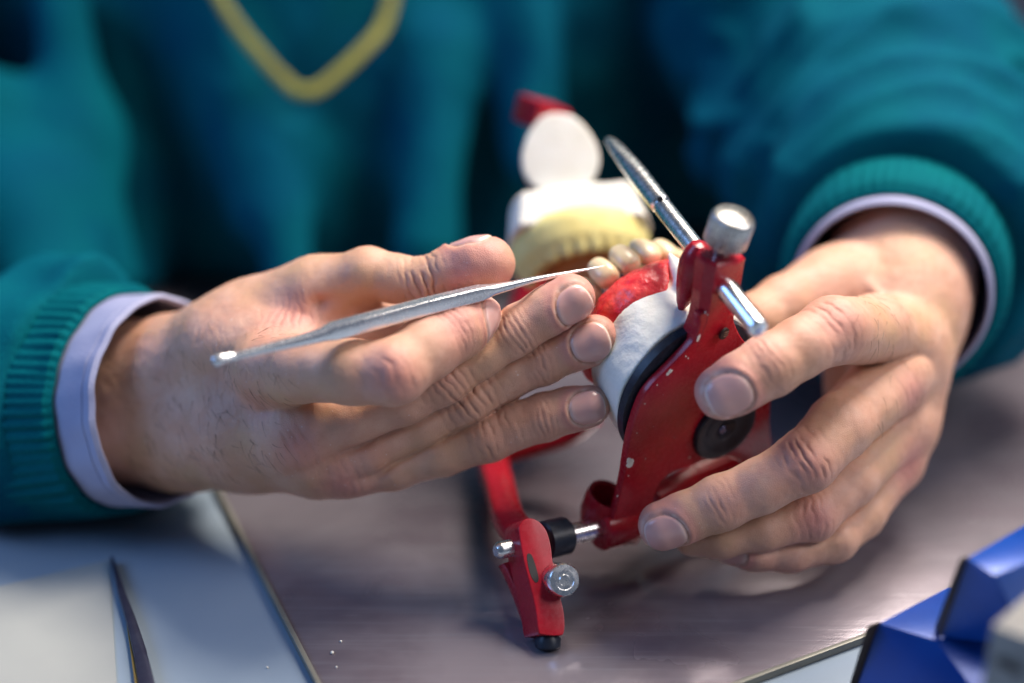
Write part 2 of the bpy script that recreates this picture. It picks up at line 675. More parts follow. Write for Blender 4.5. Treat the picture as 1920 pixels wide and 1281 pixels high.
def make_hand(fingers, palm, nails, creases, lines, h, padk=5.5, extra=None, fk=0.35, pk=9.0):
    allp = [n for c in fingers for n in c] + [n for c in palm for n in c]
    pp = np.array([P(n[0], n[1], n[2]) for n in allp])
    rr = np.array([n[3] * K * n[2] for n in allp])[:, None]
    lo = (pp - rr).min(0) - 4
    hi = (pp + rr).max(0) + 4
    G = Grid(lo, hi, h)
    FP = G.full()
    for c in palm:
        chain(G, FP, c, pk)
    OUT = FP.copy()
    FIN = None
    for c in fingers:
        FF = G.full()
        chain(G, FF, c, 2.6)
        away = np.clip((FP - 1.0) / 5.0, 0, 1)
        if FIN is not None:
            gap = 0.9 * np.exp(-((FIN - FF) / 1.1) ** 2) * away
            OUT = OUT + gap * np.exp(-(np.minimum(OUT, 3) / 2.5) ** 2)
            FIN = np.minimum(FIN, FF)
            FF = smin(FF, FP, padk) + gap
        else:
            FIN = FF.copy()
            FF = smin(FF, FP, padk)
        OUT = smin(OUT, FF, fk)
    v, f = surface_nets(OUT, G.lo, h)
    v = relax(v, f, 2, 0.5)
    N = vnormals(v, f)
    nv = len(v)
    A = {k: np.zeros(nv) for k in ('nail', 'rim', 'red', 'dark')}
    disp = 0.35 * fbm(v, 11) + 0.16 * fbm(v, 3.0, 2)

    def fdist(x):
        out = []
        for c in fingers:
            pts = [P(n[0], n[1], n[2]) for n in c]
            rs = [n[3] * K * n[2] for n in c]
            best = np.full(len(x), 1e9)
            for i in range(len(pts) - 1):
                ab = pts[i + 1] - pts[i]
                t = np.clip(((x - pts[i]) @ ab) / (ab @ ab), 0, 1)
                best = np.minimum(best, np.linalg.norm(x - pts[i] - t[:, None] * ab, axis=1) - rs[i] - (rs[i + 1] - rs[i]) * t)
            out.append(best)
        return np.stack(out)
    owner = fdist(v).argmin(0)
    # long shallow lines (tendons, veins, folds): ((px,py,d) list, width mm, height mm, stretch)
    for pl, wd, ht in lines:
        pts = np.array(spline([P(*q) for q in pl], 6, False))
        best = np.full(nv, 1e9)
        for a, c in zip(pts[:-1], pts[1:]):
            ab = c - a
            t = np.clip(((v - a) @ ab) / (ab @ ab), 0, 1)
            dd = np.linalg.norm(v - (a + t[:, None] * ab), axis=1)
            best = np.minimum(best, dd)
        w = np.exp(-(best / wd) ** 2)
        disp += ht * w
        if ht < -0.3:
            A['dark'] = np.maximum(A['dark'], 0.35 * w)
    for cr in creases:
        c = P(*cr['c'])
        u = nrm(P(*cr['to']) - c)
        n = C2W(cr.get('n', (0, 0, 1)))
        n = nrm(n - u * np.dot(n, u))
        s = np.cross(n, u)
        rel = v - c
        m = np.linalg.norm(rel, axis=1) < cr.get('R', 17)
        if cr.get('R', 17) < 20 and cr.get('own', 1):
            m &= owner == fdist(c[None])[:, 0].argmin()
        a, bb, cc = rel[m] @ u, rel[m] @ s, rel[m] @ n
        face = np.clip((N[m] @ n + 0.15) / 0.5, 0, 1)
        nz = vn(v[m], 4.0) * 0.55 + vn(v[m], 1.8) * 0.3
        bow = cr.get('bow', 0.012) * bb * bb * np.sign(a)
        ph = (a + bow) / cr.get('sp', 2.4) + nz * cr.get('nz', 0.55)
        g = (0.5 + 0.5 * np.cos(2 * np.pi * ph)) ** 3
        # broken lines
        brk = np.clip(0.6 + 0.9 * vn(v[m] + 77, 3.2), 0, 1)
        env = np.exp(-(a / cr.get('span', 5)) ** 2) * np.exp(-(bb / cr.get('wide', 9)) ** 4) * face
        disp[m] += -1.3 * cr.get('dep', 0.45) * g * env * brk + cr.get('bulge', 0.0) * np.exp(-(a / 7) ** 2) * face
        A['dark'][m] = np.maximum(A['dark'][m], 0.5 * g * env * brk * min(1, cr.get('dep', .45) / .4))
        A['red'][m] = np.maximum(A['red'][m], cr.get('red', 0.35) * np.exp(-(a / 8) ** 2 - (bb / 9) ** 2) * face)
    for na in nails:
        T_, D_ = P(*na['tip']), P(*na['from'])
        u = nrm(T_ - D_)
        n = C2W(na['n'])
        n = nrm(n - u * np.dot(n, u))
        s = np.cross(n, u)
        rel = v - T_
        Lh, Wh = na['L'] / 2, na['W'] / 2
        m = (np.linalg.norm(rel, axis=1) < 22) & (owner == fdist(T_[None])[:, 0].argmin())
        a, bb, cc = rel[m] @ u - na.get('a0', 0), rel[m] @ s, rel[m] @ n
        face = np.clip((N[m] @ n) / 0.25, 0, 1)
        # squarer toward the tip, rounder at the root
        e = np.where(a > 0, 2.6, 2.3)
        q = (np.abs(a / Lh) ** e + np.abs(bb / Wh) ** e) ** (1 / e)
        ins = np.clip((1.0 - q) / 0.07, 0, 1) * face
        grv = np.exp(-((q - 1.0) / 0.075) ** 2) * face
        fold = np.exp(-((q - 1.20) / 0.13) ** 2) * face * np.clip(0.7 - a / Lh, 0, 1)
        front = np.clip(a / Lh * 1.6 - 0.35, 0, 1)
        disp[m] = disp[m] * (1 - ins) + ins * (0.22 + 0.15 * np.clip(a / Lh, -1, 1)) - 0.50 * grv * (1 - 0.3 * front) + 0.25 * fold
        A['nail'][m] = np.maximum(A['nail'][m], ins)
        A['rim'][m] = np.maximum(A['rim'][m], np.exp(-((q - 0.93) / 0.045) ** 2) * face * front * 0.9)
        A['rim'][m] = np.maximum(A['rim'][m], 0.30 * np.exp(-((a / Lh + 0.95) / 0.22) ** 2) * ins)
        A['rim'][m] = np.maximum(A['rim'][m], 0.35 * np.exp(-((q - 1.06) / 0.05) ** 2) * face * np.clip(0.5 + vn(v[m], 1.5), 0, 1))
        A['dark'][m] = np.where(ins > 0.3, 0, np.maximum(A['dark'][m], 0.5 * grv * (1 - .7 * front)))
        A['red'][m] = np.maximum(A['red'][m] * (1 - ins), 0.45 * np.exp(-((q - 1.3) / 0.35) ** 2) * (1 - ins))
    v = v + N * disp[:, None]
    return v, f, A


# --- right hand of the person (left in the picture), holding the carver
NV = (0.05, 0.25, 0.95)
rh_palm = [
    [(-60, 745, 545, 150), (150, 750, 515, 142), (290, 755, 496, 138)],
    [(250, 700, 500, 95), (340, 690, 484, 92), (430, 660, 470, 86), (505, 655, 462, 74)],      # radial side
    [(260, 800, 500, 100), (350, 800, 488, 100), (450, 790, 470, 96), (560, 815, 455, 72)],
    [(340, 830, 490, 78), (470, 850, 474, 62), (600, 868, 464, 56), (660, 872, 460, 48)],       # ulnar edge
    [(430, 640, 470, 70), (540, 690, 456, 70), (600, 740, 462, 60)],
    [(560, 815, 456, 62), (680, 800, 462, 50)],
    [(420, 640, 478, 72), (480, 605, 474, 70), (590, 560, 468, 62), (640, 545, 468, 52)],       # thumb metacarpal side
    [(470, 640, 470, 60), (560, 650, 462, 48), (620, 660, 462, 40)],
    [(560, 610, 474, 50), (680, 620, 470, 44), (800, 610, 470, 34)],                            # web
]
rh_fingers = [
    # thumb
    [(470, 605, 474, 66), (600, 545, 464, 60), (688, 514, 458, 49), (745, 524, 456, 44), (800, 527, 454, 43), (850, 508, 452, 47), (893, 497, 450, 50), (915, 495, 450, 52)],
    # index
    [(500, 690, 446, 66), (560, 692, 436, 62), (660, 698, 426, 60), (738, 698, 423, 62), (800, 654, 430, 58), (856, 619, 437, 58), (889, 602, 442, 56)],
    # middle
    [(555, 815, 452, 62), (660, 785, 449, 52), (760, 748, 446, 50), (835, 708, 444, 53), (900, 664, 444, 47), (968, 622, 444, 48), (1030, 584, 443, 46), (1070, 560, 443, 47)],
    # ring
    [(590, 862, 458, 58), (700, 842, 455, 50), (800, 792, 452, 48), (878, 748, 450, 53), (950, 706, 450, 46), (1015, 674, 449, 47), (1075, 650, 448, 45), (1118, 637, 447, 47)],
    # little
    [(655, 880, 460, 50), (740, 873, 458, 45), (830, 846, 455, 45), (915, 815, 452, 49), (970, 795, 451, 44), (1020, 782, 450, 45), (1070, 768, 449, 41), (1105, 762, 448, 40)],
]
rh_nails = [
    dict(tip=(1068, 562, 443), **{'from': (968, 622, 444)}, n=(0.36, -0.30, 0.88), L=12.0, W=12.8, a0=0.3),
    dict(tip=(1116, 638, 447), **{'from': (1015, 674, 449)}, n=(-0.02, -0.06, 1.0), L=12.6, W=12.8, a0=-1.2),
    dict(tip=(1104, 762, 448), **{'from': (1020, 782, 450)}, n=(0.05, -0.02, 1.0), L=11.5, W=11.0, a0=0.0),
    dict(tip=(889, 602, 442), **{'from': (800, 650, 430)}, n=(0.50, -0.42, 0.76), L=11.0, W=17, a0=2.0),
    dict(tip=(905, 496, 450), **{'from': (820, 520, 454)}, n=(-0.35, 0.88, -0.15), L=14, W=14, a0=-2.0),
]
rh_creases = [
    dict(c=(838, 710, 436), to=(900, 664, 436), n=(-.1, .1, 1), span=7, sp=2.5, dep=.62, wide=10, red=.25, R=19),
    dict(c=(880, 750, 443), to=(950, 706, 443), n=(0, 0, 1), span=8, sp=2.7, dep=.62, wide=10, red=.2, R=19),
    dict(c=(925, 812, 445), to=(1000, 786, 445), n=(0, 0, 1), span=7, sp=2.8, dep=.40, wide=9, red=.2, R=18),
    dict(c=(968, 624, 436), to=(1030, 584, 436), n=(0, 0, 1), span=4, sp=2.1, dep=.38, wide=8, red=.15, R=14),
    dict(c=(1015, 675, 441), to=(1075, 650, 441), n=(0, 0, 1), span=4, sp=2.1, dep=.38, wide=8, red=.15, R=14),
    dict(c=(1018, 783, 443), to=(1070, 768, 443), n=(0, 0, 1), span=3.5, sp=2.0, dep=.35, wide=7, red=.15, R=13),
    dict(c=(740, 700, 413), to=(800, 655, 420), n=(-.2, .1, 1), span=6, sp=3.6, dep=.25, wide=10, red=.5, R=22),
    dict(c=(850, 612, 430), to=(897, 585, 436), n=(.1, .1, 1), span=3.5, sp=2.0, dep=.28, wide=8, red=.5, R=14),
    dict(c=(795, 525, 446), to=(850, 508, 446), n=(-.2, .2, 1), span=6, sp=2.6, dep=.65, wide=10, red=.1, R=17),
    dict(c=(560, 840, 440), to=(640, 800, 440), n=(0, 0, 1), span=9, sp=3.8, dep=.15, wide=12, red=.5, R=26),
    dict(c=(490, 740, 446), to=(560, 735, 440), n=(-.2, 0, 1), span=9, sp=2.3, dep=.16, wide=12, red=.3, R=26, bow=-.02, nz=1.1),
    dict(c=(560, 610, 455), to=(620, 600, 452), n=(0, .5, .9), span=9, sp=2.4, dep=.22, wide=8, red=.5, R=20, nz=.9),
    dict(c=(430, 690, 462), to=(500, 680, 456), n=(-.3, .1, .9), span=9, sp=2.4, dep=.12, wide=14, red=.1, R=24, nz=1.1),
    dict(c=(640, 905, 452), to=(700, 890, 452), n=(0, -.4, .9), span=9, sp=3.0, dep=.2, wide=10, red=.5, R=20),
]
rh_lines = [
    ([(600, 570, 452), (640, 574, 450), (690, 592, 448), (730, 596, 447)], 2.4, -2.6),
    ([(500, 770, 446), (560, 790, 446), (640, 790, 446), (740, 785, 444)], 2.2, -0.8),
    ([(690, 830, 448), (620, 850, 448), (560, 880, 452)], 2.6, -0.5),
    ([(340, 660, 470), (420, 640, 458), (520, 610, 452)], 2.2, 0.7),
    ([(350, 770, 472), (440, 790, 458), (540, 830, 446)], 2.4, 0.8),
    ([(370, 840, 472), (480, 870, 458), (580, 890, 450)], 2.4, 0.7),
]
R_v, R_f, R_A = make_hand(rh_fingers, rh_palm, rh_nails, rh_creases, rh_lines, 0.48)

# --- left hand of the person (right in the picture), gripping the articulator
lh_palm = [
    [(1692, 380, 568, 118), (1700, 455, 540, 126), (1690, 520, 516, 130)],
    [(1690, 490, 516, 112), (1690, 570, 502, 104), (1680, 640, 490, 86)],
    [(1700, 560, 512, 96), (1695, 690, 488, 66), (1660, 715, 478, 62)],
    [(1720, 620, 508, 66), (1690, 790, 488, 56), (1655, 800, 482, 52)],
    [(1700, 620, 508, 60), (1672, 868, 488, 50)],
    [(1640, 520, 515, 84), (1560, 545, 498, 70), (1480, 575, 488, 50)],
    [(1600, 640, 500, 66), (1620, 750, 500, 60), (1620, 860, 500, 50)],
]
lh_fingers = [
    # index
    [(1690, 640, 484, 74), (1640, 620, 466, 66), (1562, 620, 436, 63), (1500, 652, 428, 56), (1440, 688, 424, 58), (1390, 716, 423, 54), (1354, 736, 423, 52)],
    # middle
    [(1672, 708, 474, 68), (1575, 800, 450, 60), (1510, 866, 441, 58), (1425, 912, 441, 50), (1350, 944, 442, 51), (1285, 970, 443, 46), (1243, 985, 444, 47)],
    # ring
    [(1680, 800, 482, 60), (1590, 900, 463, 52), (1520, 965, 454, 50), (1430, 990, 452, 45), (1350, 1004, 452, 42), (1300, 1006, 454, 38)],
    # little
    [(1672, 868, 486, 52), (1610, 960, 472, 48), (1560, 1008, 463, 46), (1480, 1030, 458, 42), (1415, 1030, 456, 40), (1370, 1022, 457, 36)],
    # thumb, running behind the frame
    [(1580, 540, 500, 70), (1470, 572, 484, 54), (1420, 600, 478, 50), (1400, 640, 478, 44)],
]
lh_nails = [
    dict(tip=(1354, 736, 423), **{'from': (1440, 688, 424)}, n=(-0.04, -0.24, 1.0), L=13.2, W=13.6, a0=-0.2),
    dict(tip=(1243, 985, 444), **{'from': (1350, 944, 442)}, n=(0.0, -0.40, 0.9), L=13.0, W=13.0, a0=0.0),
    dict(tip=(1370, 1022, 457), **{'from': (1480, 1030, 458)}, n=(0.0, -0.3, 0.9), L=8.5, W=9, a0=0.3),
]
lh_creases = [
    dict(c=(1562, 600, 426), to=(1500, 640, 420), n=(.2, .4, .9), span=7, sp=3.2, dep=.38, wide=10, red=.4, R=20),
    dict(c=(1442, 680, 415), to=(1390, 712, 415), n=(0, .1, 1), span=4, sp=2.4, dep=.32, wide=9, red=.35, R=15),
    dict(c=(1515, 864, 431), to=(1425, 912, 431), n=(.1, 0, 1), span=7, sp=2.8, dep=.45, wide=9, red=.4, R=18),
    dict(c=(1350, 942, 434), to=(1285, 970, 434), n=(0, 0, 1), span=4, sp=2.2, dep=.3, wide=8, red=.2, R=14),
    dict(c=(1525, 970, 446), to=(1430, 990, 446), n=(.1, -.1, 1), span=6, sp=2.8, dep=.3, wide=8, red=.6, R=16),
    dict(c=(1690, 740, 466), to=(1640, 780, 460), n=(.5, .1, .8), span=10, sp=4, dep=.15, wide=12, red=.5, R=24),
    dict(c=(1700, 870, 476), to=(1640, 920, 470), n=(.6, -.1, .7), span=8, sp=3.5, dep=.15, wide=10, red=.6, R=20),
]
lh_lines = [
    ([(1640, 570, 478), (1652, 610, 474), (1690, 660, 470), (1730, 720, 474)], 1.8, 1.2),
    ([(1600, 500, 490), (1650, 560, 482), (1700, 610, 478), (1760, 650, 488)], 1.8, 1.2),
    ([(1700, 500, 492), (1700, 580, 484), (1690, 660, 470)], 2.4, 1.2),
    ([(1500, 700, 450), (1530, 715, 452), (1560, 720, 452)], 2.0, -1.0),
    ([(1640, 830, 466), (1600, 870, 462), (1560, 920, 456)], 1.8, -0.5),
]
L_v, L_f, L_A = make_hand(lh_fingers, lh_palm, lh_nails, lh_creases, lh_lines, 0.52)

# --- arms and trunk (coarser, inside the clothes)
TOR_C = np.array([-95.0, 800.0])


def arm_nodes_right(rs):
    a = [P(250, 753, 500), P(120, 758, 512), P(0, 762, 520), P(-300, 690, 560)]
    a.append(np.array([-345.0, 620.0, 85.0]))
    a.append(np.array([-320.0, 800.0, 360.0]))
    return list(zip(a, rs))


def arm_nodes_left(rs):
    a = [P(1672, 548, 520), P(1700, 430, 560), P(1668, 250, 620), P(1520, 60, 680), np.array([150.0, 800.0, 360.0])]
    return list(zip(a, rs))


G = Grid((-420, 430, 20), (300, 930, 560), 6.0)
F = G.full(200)
for nodes in (arm_nodes_right((24, 27, 30, 34, 38, 44)), arm_nodes_left((24, 28, 34, 38, 44))):
    for (p, r1), (q, r2) in zip(nodes[:-1], nodes[1:]):
        G.cone(F, p, q, r1, r2, 14, pad=30)
G.cone(F, (-200, 805, 120), (-200, 805, 340), 90, 85, 30, pad=40)
G.cone(F, (0, 805, 120), (0, 805, 340), 90, 85, 30, pad=40)
G.cone(F, (-95, 790, 120), (-95, 800, 340), 95, 95, 30, pad=40)
G.cone(F, (-95, 800, 400), (-95, 790, 530), 60, 55, 30, pad=40)
B_v, B_f = surface_nets(F, G.lo, 6.0)
B_v = relax(B_v, B_f, 2)
z = np.zeros(len(B_v))
off1 = len(R_v)
off2 = off1 + len(L_v)
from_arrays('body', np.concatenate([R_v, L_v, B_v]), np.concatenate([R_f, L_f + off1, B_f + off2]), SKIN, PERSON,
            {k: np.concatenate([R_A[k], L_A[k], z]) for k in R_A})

# --- fine hair on wrists and the backs of the hands
def hairs(v, f, boxes, n, seed):
    rng = np.random.RandomState(seed)
    N = vnormals(v, f)
    cv = v - CAM
    d = -(cv @ ZC)
    px = 960 + (cv @ XC) / d / K
    py = 640.5 - (cv @ YC) / d / K
    B = MB()
    for (x0, x1, y0, y1, dirc, k) in boxes:
        idx = np.nonzero((px > x0) & (px < x1) & (py > y0) & (py < y1) & (N @ ZC > 0.05))[0]
        for i in rng.choice(idx, int(n * k), replace=False):
            nn = N[i]
            g = C2W(dirc) + rng.normal(0, .35, 3)
            g = nrm(g - nn * np.dot(g, nn))
            ln = rng.uniform(3.5, 8.0)
            side = np.cross(nn, g)
            cb = rng.uniform(-.25, .25)
            rings = []
            for t in (0, .33, .66, 1.0):
                p = v[i] - nn * .15 + g * ln * t + nn * (.75 * math.sin(t * 2.4)) + side * cb * ln * t * t
                r = .055 * (1 - .8 * t)
                rings.append([p + nn * r, p - nn * r * .5 + side * r, p - nn * r * .5 - side * r])
            B.loft(rings)
    return B


HAIRM = simple('brown_hair', (0.06, 0.035, 0.02), (0.10, 0.06, 0.03), 0.5)
HB = hairs(R_v, R_f, [(230, 440, 600, 900, (.5, -.8, .1), 1.0), (420, 540, 620, 880, (.6, -.7, 0), .45)], 150, 5)
o = HB.build('arm_hair', HAIRM, PERSON)
o['kind'] = 'stuff'
HB = hairs(L_v, L_f, [(1600, 1800, 430, 640, (-.3, -.8, .2), 1.0), (1640, 1740, 640, 800, (-.4, -.8, 0), .3)], 80, 6)
o = HB.build('arm_hair', HAIRM, PERSON)
o['kind'] = 'stuff'

# --- sweater
CUFF_R = dict(c=P(308, 752, 487), a=nrm(C2W((.82, .03, .57))), R=34.0)
CUFF_L = dict(c=P(1664, 562, 506), a=nrm(C2W((-.30, -.36, .88))), R=35.5)


def sweater():
    h = 3.0
    G = Grid((-460, 400, 2), (330, 960, 470), h)
    F = G.full(200)
    X, Y, Z = G.pts()
    # trunk
    G.cone(F, (-205, 800, 20), (-205, 815, 380), 128, 112, 30, pad=50)
    G.cone(F, (5, 800, 20), (5, 815, 380), 128, 112, 30, pad=50)
    G.cone(F, (-100, 775, 20), (-100, 805, 380), 135, 120, 30, pad=50)
    # soft vertical folds of the trunk and upper sleeve: (px, py, depth) polylines
    for pl, r in (([(110, 0, 650), (150, 250, 650), (210, 520, 650)], 12),
                  ([(-40, 230, 640), (30, 400, 630), (80, 560, 615)], 24),
                  ([(230, -50, 690), (245, 300, 700), (240, 560, 690)], 12),
                  ([(540, 300, 662), (545, 560, 655)], 10), ([(820, 100, 668), (800, 460, 660)], 16),
                  ([(980, -20, 668), (1000, 300, 668)], 12), ([(420, -20, 668), (480, 400, 665)], 9)):
        p = [P(*q) for q in pl]
        for a, c in zip(p[:-1], p[1:]):
            G.cone(F, a, c, r, r, 24, pad=40)
    for nodes in (arm_nodes_right((37, 40, 42, 50, 58, 66)), arm_nodes_left((42, 56, 62, 66, 74))):
        for (p, r1), (q, r2) in zip(nodes[:-1], nodes[1:]):
            G.cone(F, p, q, r1, r2, 16, pad=45)
    # sleeve folds
    for pl, r in (([(1480, 470, 560), (1620, 330, 545), (1800, 330, 540), (1890, 420, 550)], 15),
                  ([(1420, 330, 600), (1560, 240, 570), (1750, 230, 572), (1870, 310, 585)], 15),
                  ([(1380, 200, 630), (1540, 110, 600), (1700, 110, 605), (1790, 170, 615)], 15),
                  ([(1300, 60, 680), (1480, -20, 640), (1650, 0, 630)], 18),
                  ([(1340, 300, 640), (1500, 60, 650)], 16),
                  ([(1680, 40, 640), (1700, -60, 660)], 16),
                  ([(250, 560, 500), (180, 540, 505), (90, 560, 520), (0, 600, 540)], 11),
                  ([(120, 620, 482), (40, 640, 495)], 10)):
        p = [P(*q) for q in pl]
        for a, c in zip(p[:-1], p[1:]):
            G.cone(F, a, c, r, r * 0.95, 13, pad=40)
    # neck opening
    # tunnels for wrists
    for cf in (CUFF_R, CUFF_L):
        p = cf['c'] + cf['a'] * 30
        for s_ in range(2):
            q = p - cf['a'] * 55
            D = G.full(200)
            G.cone(D, p, q, cf['R'] + .5, cf['R'] - 1, 1, pad=12)
            F = np.maximum(F, -D)
            p = q
        # cut the sleeve off square before the cuff end
        ax = cf['a']
        s = (X - cf['c'][0]) * ax[0] + (Y - cf['c'][1]) * ax[1] + (Z - cf['c'][2]) * ax[2]
        rad = (X - cf['c'][0]) ** 2 + (Y - cf['c'][1]) ** 2 + (Z - cf['c'][2]) ** 2
        F = np.where(rad < 120 ** 2, np.maximum(F, s + 30), F).astype(np.float32)
    F[:, :, 0] = 50
    v, f = surface_nets(F, G.lo, h)
    v = relax(v, f, 3)
    N = vnormals(v, f)
    w = 2.2 * vn(v * np.array([1, 1, .35]), 40) + 0.8 * vn(v, 18)
    cv = v - CAM
    px = 960 + (cv @ XC) / (-(cv @ ZC)) / K
    right = np.clip((px - 1200) / 150, 0, 1)

    def ridged(F_, stretch, sc, off):
        F_ = nrm(C2W(F_))
        q = v - stretch * (v @ F_)[:, None] * F_ + off + 9 * np.stack([vn(v + 50 * k_, 60) for k_ in range(3)], 1)
        return (1 - np.abs(vn(q, sc))) ** 3
    w += right * (10.0 * ridged((.85, .50, 0), .80, 34, 13) - 4 + 4.5 * ridged((.9, .1, 0), .75, 17, 40))
    w += (1 - right) * (5.0 * ridged((.10, 1, 0), .86, 46, 5) - 2 + 1.6 * ridged((-.35, 1, 0), .8, 24, 80))
    cd = np.minimum(np.linalg.norm(v - CUFF_L['c'], axis=1) - 52, np.linalg.norm(v - CUFF_R['c'], axis=1) - 52)
    w *= np.clip(cd / 25, 0.1, 1)
    v = v + N * w[:, None]
    v[:, 2] = np.maximum(v[:, 2], 1.5)
    v = relax(v, f, 1)
    return from_arrays('sweater', v, f, TEAL, PERSON)


SW = sweater()


def tube_cloth(name, mt, c, a, prof, n=220, wob=None, rib=0, ribamp=0, thick=1.4, seed=0, bend=None, up=None):
    """open cloth tube with thickness; prof: (distance back from opening, radius)"""
    a = nrm(a)
    u = nrm(up - a * np.dot(up, a)) if up is not None else nrm(np.cross(a, (0.2, 0.3, 1)))
    w = np.cross(a, u)
    outer, inner = [], []
    for j, (s, r) in enumerate(prof):
        cc = c - a * s + (bend(s) if bend else 0)
        ro, ri = [], []
        for i in range(n):
            t = 2 * math.pi * i / n
            rr = r * (1 + (wob(t, s) if wob else 0))
            rb = ribamp * (0.62 + 0.38 * math.sin(7 * t + s * .11 + math.sin(3 * t))) * (0.5 + 0.5 * math.cos(rib * t + 1.6 * math.sin(4 * t + s * .03) + .8 * math.sin(9 * t))) ** 0.7 if rib else 0
            d = u * math.cos(t) + w * math.sin(t)
            ro.append(cc + d * (rr + rb))
            ri.append(cc + d * (rr - thick))
        outer.append(ro)
        inner.append(ri)
    rim_o = [p + a * thick * 0.5 for p in [(x + y) / 2 for x, y in zip(outer[0], inner[0])]]
    rings = outer[::-1] + [rim_o] + inner
    b = MB()
    b.loft(rings, True, False)
    for vv in b.bm.verts:
        if vv.co.z < 0.0012:
            vv.co.z = 0.0012
    return b


UP_R = C2W((0, 1, 0))
bendR = lambda s: C2W((-0.0018 * s * s * 0.5, 0, 0.0060 * s * s * 0.5)) * (1 if s < 70 else 1)
wobR = lambda t, s: 0.035 * math.cos(2 * t + 0.5) + 0.02 * math.sin(3 * t + s * 0.03) + 0.012 * math.sin(5 * t + 1) + 0.006 * math.sin(11 * t + s * .2) + .004 * math.sin(19 * t - s * .15)
b = tube_cloth('shirt_cuff', SHIRT, CUFF_R['c'] + CUFF_R['a'] * 2.5, CUFF_R['a'], [(0, 34.4), (0.7, 35), (3.6, 35.0), (4.0, 34.6), (4.4, 35.0), (8, 35), (16, 35.5), (30, 34), (48, 33)], wob=wobR, up=UP_R)
b.build('shirt_cuff', SHIRT, PERSON)
b = tube_cloth('ribbed_cuff', TEAL_RIB, CUFF_R['c'], CUFF_R['a'], [(15, 37.0), (16, 38.2), (24, 39), (36, 40), (50, 41), (62, 43), (70, 41), (76, 36)], n=440, wob=wobR, rib=64, ribamp=1.3, thick=1.8, up=UP_R, bend=bendR)
b.build('ribbed_cuff', TEAL_RIB, PERSON)
wobL = lambda t, s: 0.03 * math.cos(2 * t + 0.9) + 0.012 * math.sin(3 * t + s * 0.03)
bendL = lambda s: C2W((0.0, 0.0025 * s * s * 0.5, 0))
b = tube_cloth('shirt_cuff', SHIRT, CUFF_L['c'], CUFF_L['a'], [(0, 35.6), (0.7, 36.2), (2, 36), (8, 36.3), (16, 36.5), (30, 35), (45, 34)], wob=wobL, up=UP_R)
b.build('shirt_cuff', SHIRT, PERSON)
b = tube_cloth('ribbed_cuff', TEAL_RIB, CUFF_L['c'], CUFF_L['a'], [(6, 38.4), (7, 40), (9, 41), (20, 42.2), (36, 43), (46, 42.5), (52, 40)], n=440, wob=wobL, rib=58, ribamp=0.75, thick=2.2, up=UP_R, bend=bendL)
b.build('ribbed_cuff', TEAL_RIB, PERSON)

# --- yellow cord hanging in a V over the chest
cp = spline([P(370, -90, 636), P(425, 20, 636), P(488, 103, 640), P(545, 162, 645), P(572, 172, 644), P(605, 162, 645), P(680, 95, 648), P(722, 40, 652), P(745, -60, 655)], 8, False)
b = MB()
rings = []
for i, p in enumerate(cp):
    tdir = nrm(cp[min(i + 1, len(cp) - 1)] - cp[max(i - 1, 0)])
    a_, u_, w_ = frame(tdir, C2W((0, 0, 1)))
    rings.append([p + (u_ * math.cos(t) * 1.2 + w_ * math.sin(t) * 2.9) for t in np.linspace(0, 2 * math.pi, 12, endpoint=False)])
b.loft(rings)
o = b.build('neck_cord', CORD)
tag(o, 'yellow cord hanging in a V over the chest of the teal sweater', 'cord')

# ------------------------------------------------------------------ articulator
U = C2W(nrm((.20, .83, .52)))
N_ = C2W(nrm((.50, -.55, .67)))
N_ = nrm(N_ - U * np.dot(U, N_))
W_ = np.cross(U, N_)
P0 = P(1300, 740, 442)


def L(u, w, m):
    """local point: u up the neck, w right, m away behind the plate"""
    return P0 + U * u + W_ * w - N_ * m


ART = thing('dental_articulator', 'red enamelled dental articulator with steel pins carrying plaster casts, gripped by the hand at right', 'articulator', T(1034, 1205))


def on(px, py, m=0.0):
    return onplane(px, py, P0 - N_ * m, N_)


# lower frame: bow plate with legs, plus faceted neck
outl = [(1316, 588), (1312, 610), (1302, 638), (1282, 662), (1249, 696), (1219, 727), (1201, 757), (1184, 808), (1175, 856), (1168, 900), (1154, 960), (1142, 1000), (1146, 1014),
        (1170, 1021), (1196, 1020), (1212, 985), (1230, 926), (1240, 905), (1258, 888), (1292, 874), (1330, 864), (1365, 858), (1395, 872), (1412, 905), (1425, 940), (1455, 938), (1462, 900), (1452, 850),
        (1444, 800), (1446, 740), (1436, 700), (1412, 660), (1390, 632), (1378, 606), (1372, 588)]
b = MB()
b.prism(spline([on(*q) for q in outl], 4), -N_ * 3.2, 1.1, 3)
# neck column: 8-sided, along U
wl = [on(1300, 600), on(1388, 600)]
base_c = (wl[0] + wl[1]) / 2
ub = np.dot(base_c - P0, U)
wb = np.dot(base_c - P0, W_)
ptop = on(1359, 492)
ut = np.dot(ptop - P0, U)
wt = np.dot(ptop - P0, W_)
sec = [(-1, -.45), (-.72, -1), (.30, -1), (.95, -.55), (1, .35), (.55, 1), (-.55, 1), (-1, .4)]
rings = []
for k, (uu, ww, sw, sm) in enumerate([(ub - 20, wb + 0.6, 7.2, 4.0), (ub - 9, wb + 0.8, 7.4, 4.5), (ub, wb + 1.4, 7.6, 4.55), (ub + 6, (wb * .7 + wt * .3) + 1.9, 7.7, 4.75), (ut - 2.4, wt + 2.2, 7.7, 5.3), (ut - .7, wt + 2.2, 7.6, 5.2), (ut, wt + 2.2, 6.8, 4.5)]):
    rings.append([L(uu, ww + x * sw, 4.4 + y * sm) for x, y in sec])
b.loft(rings)
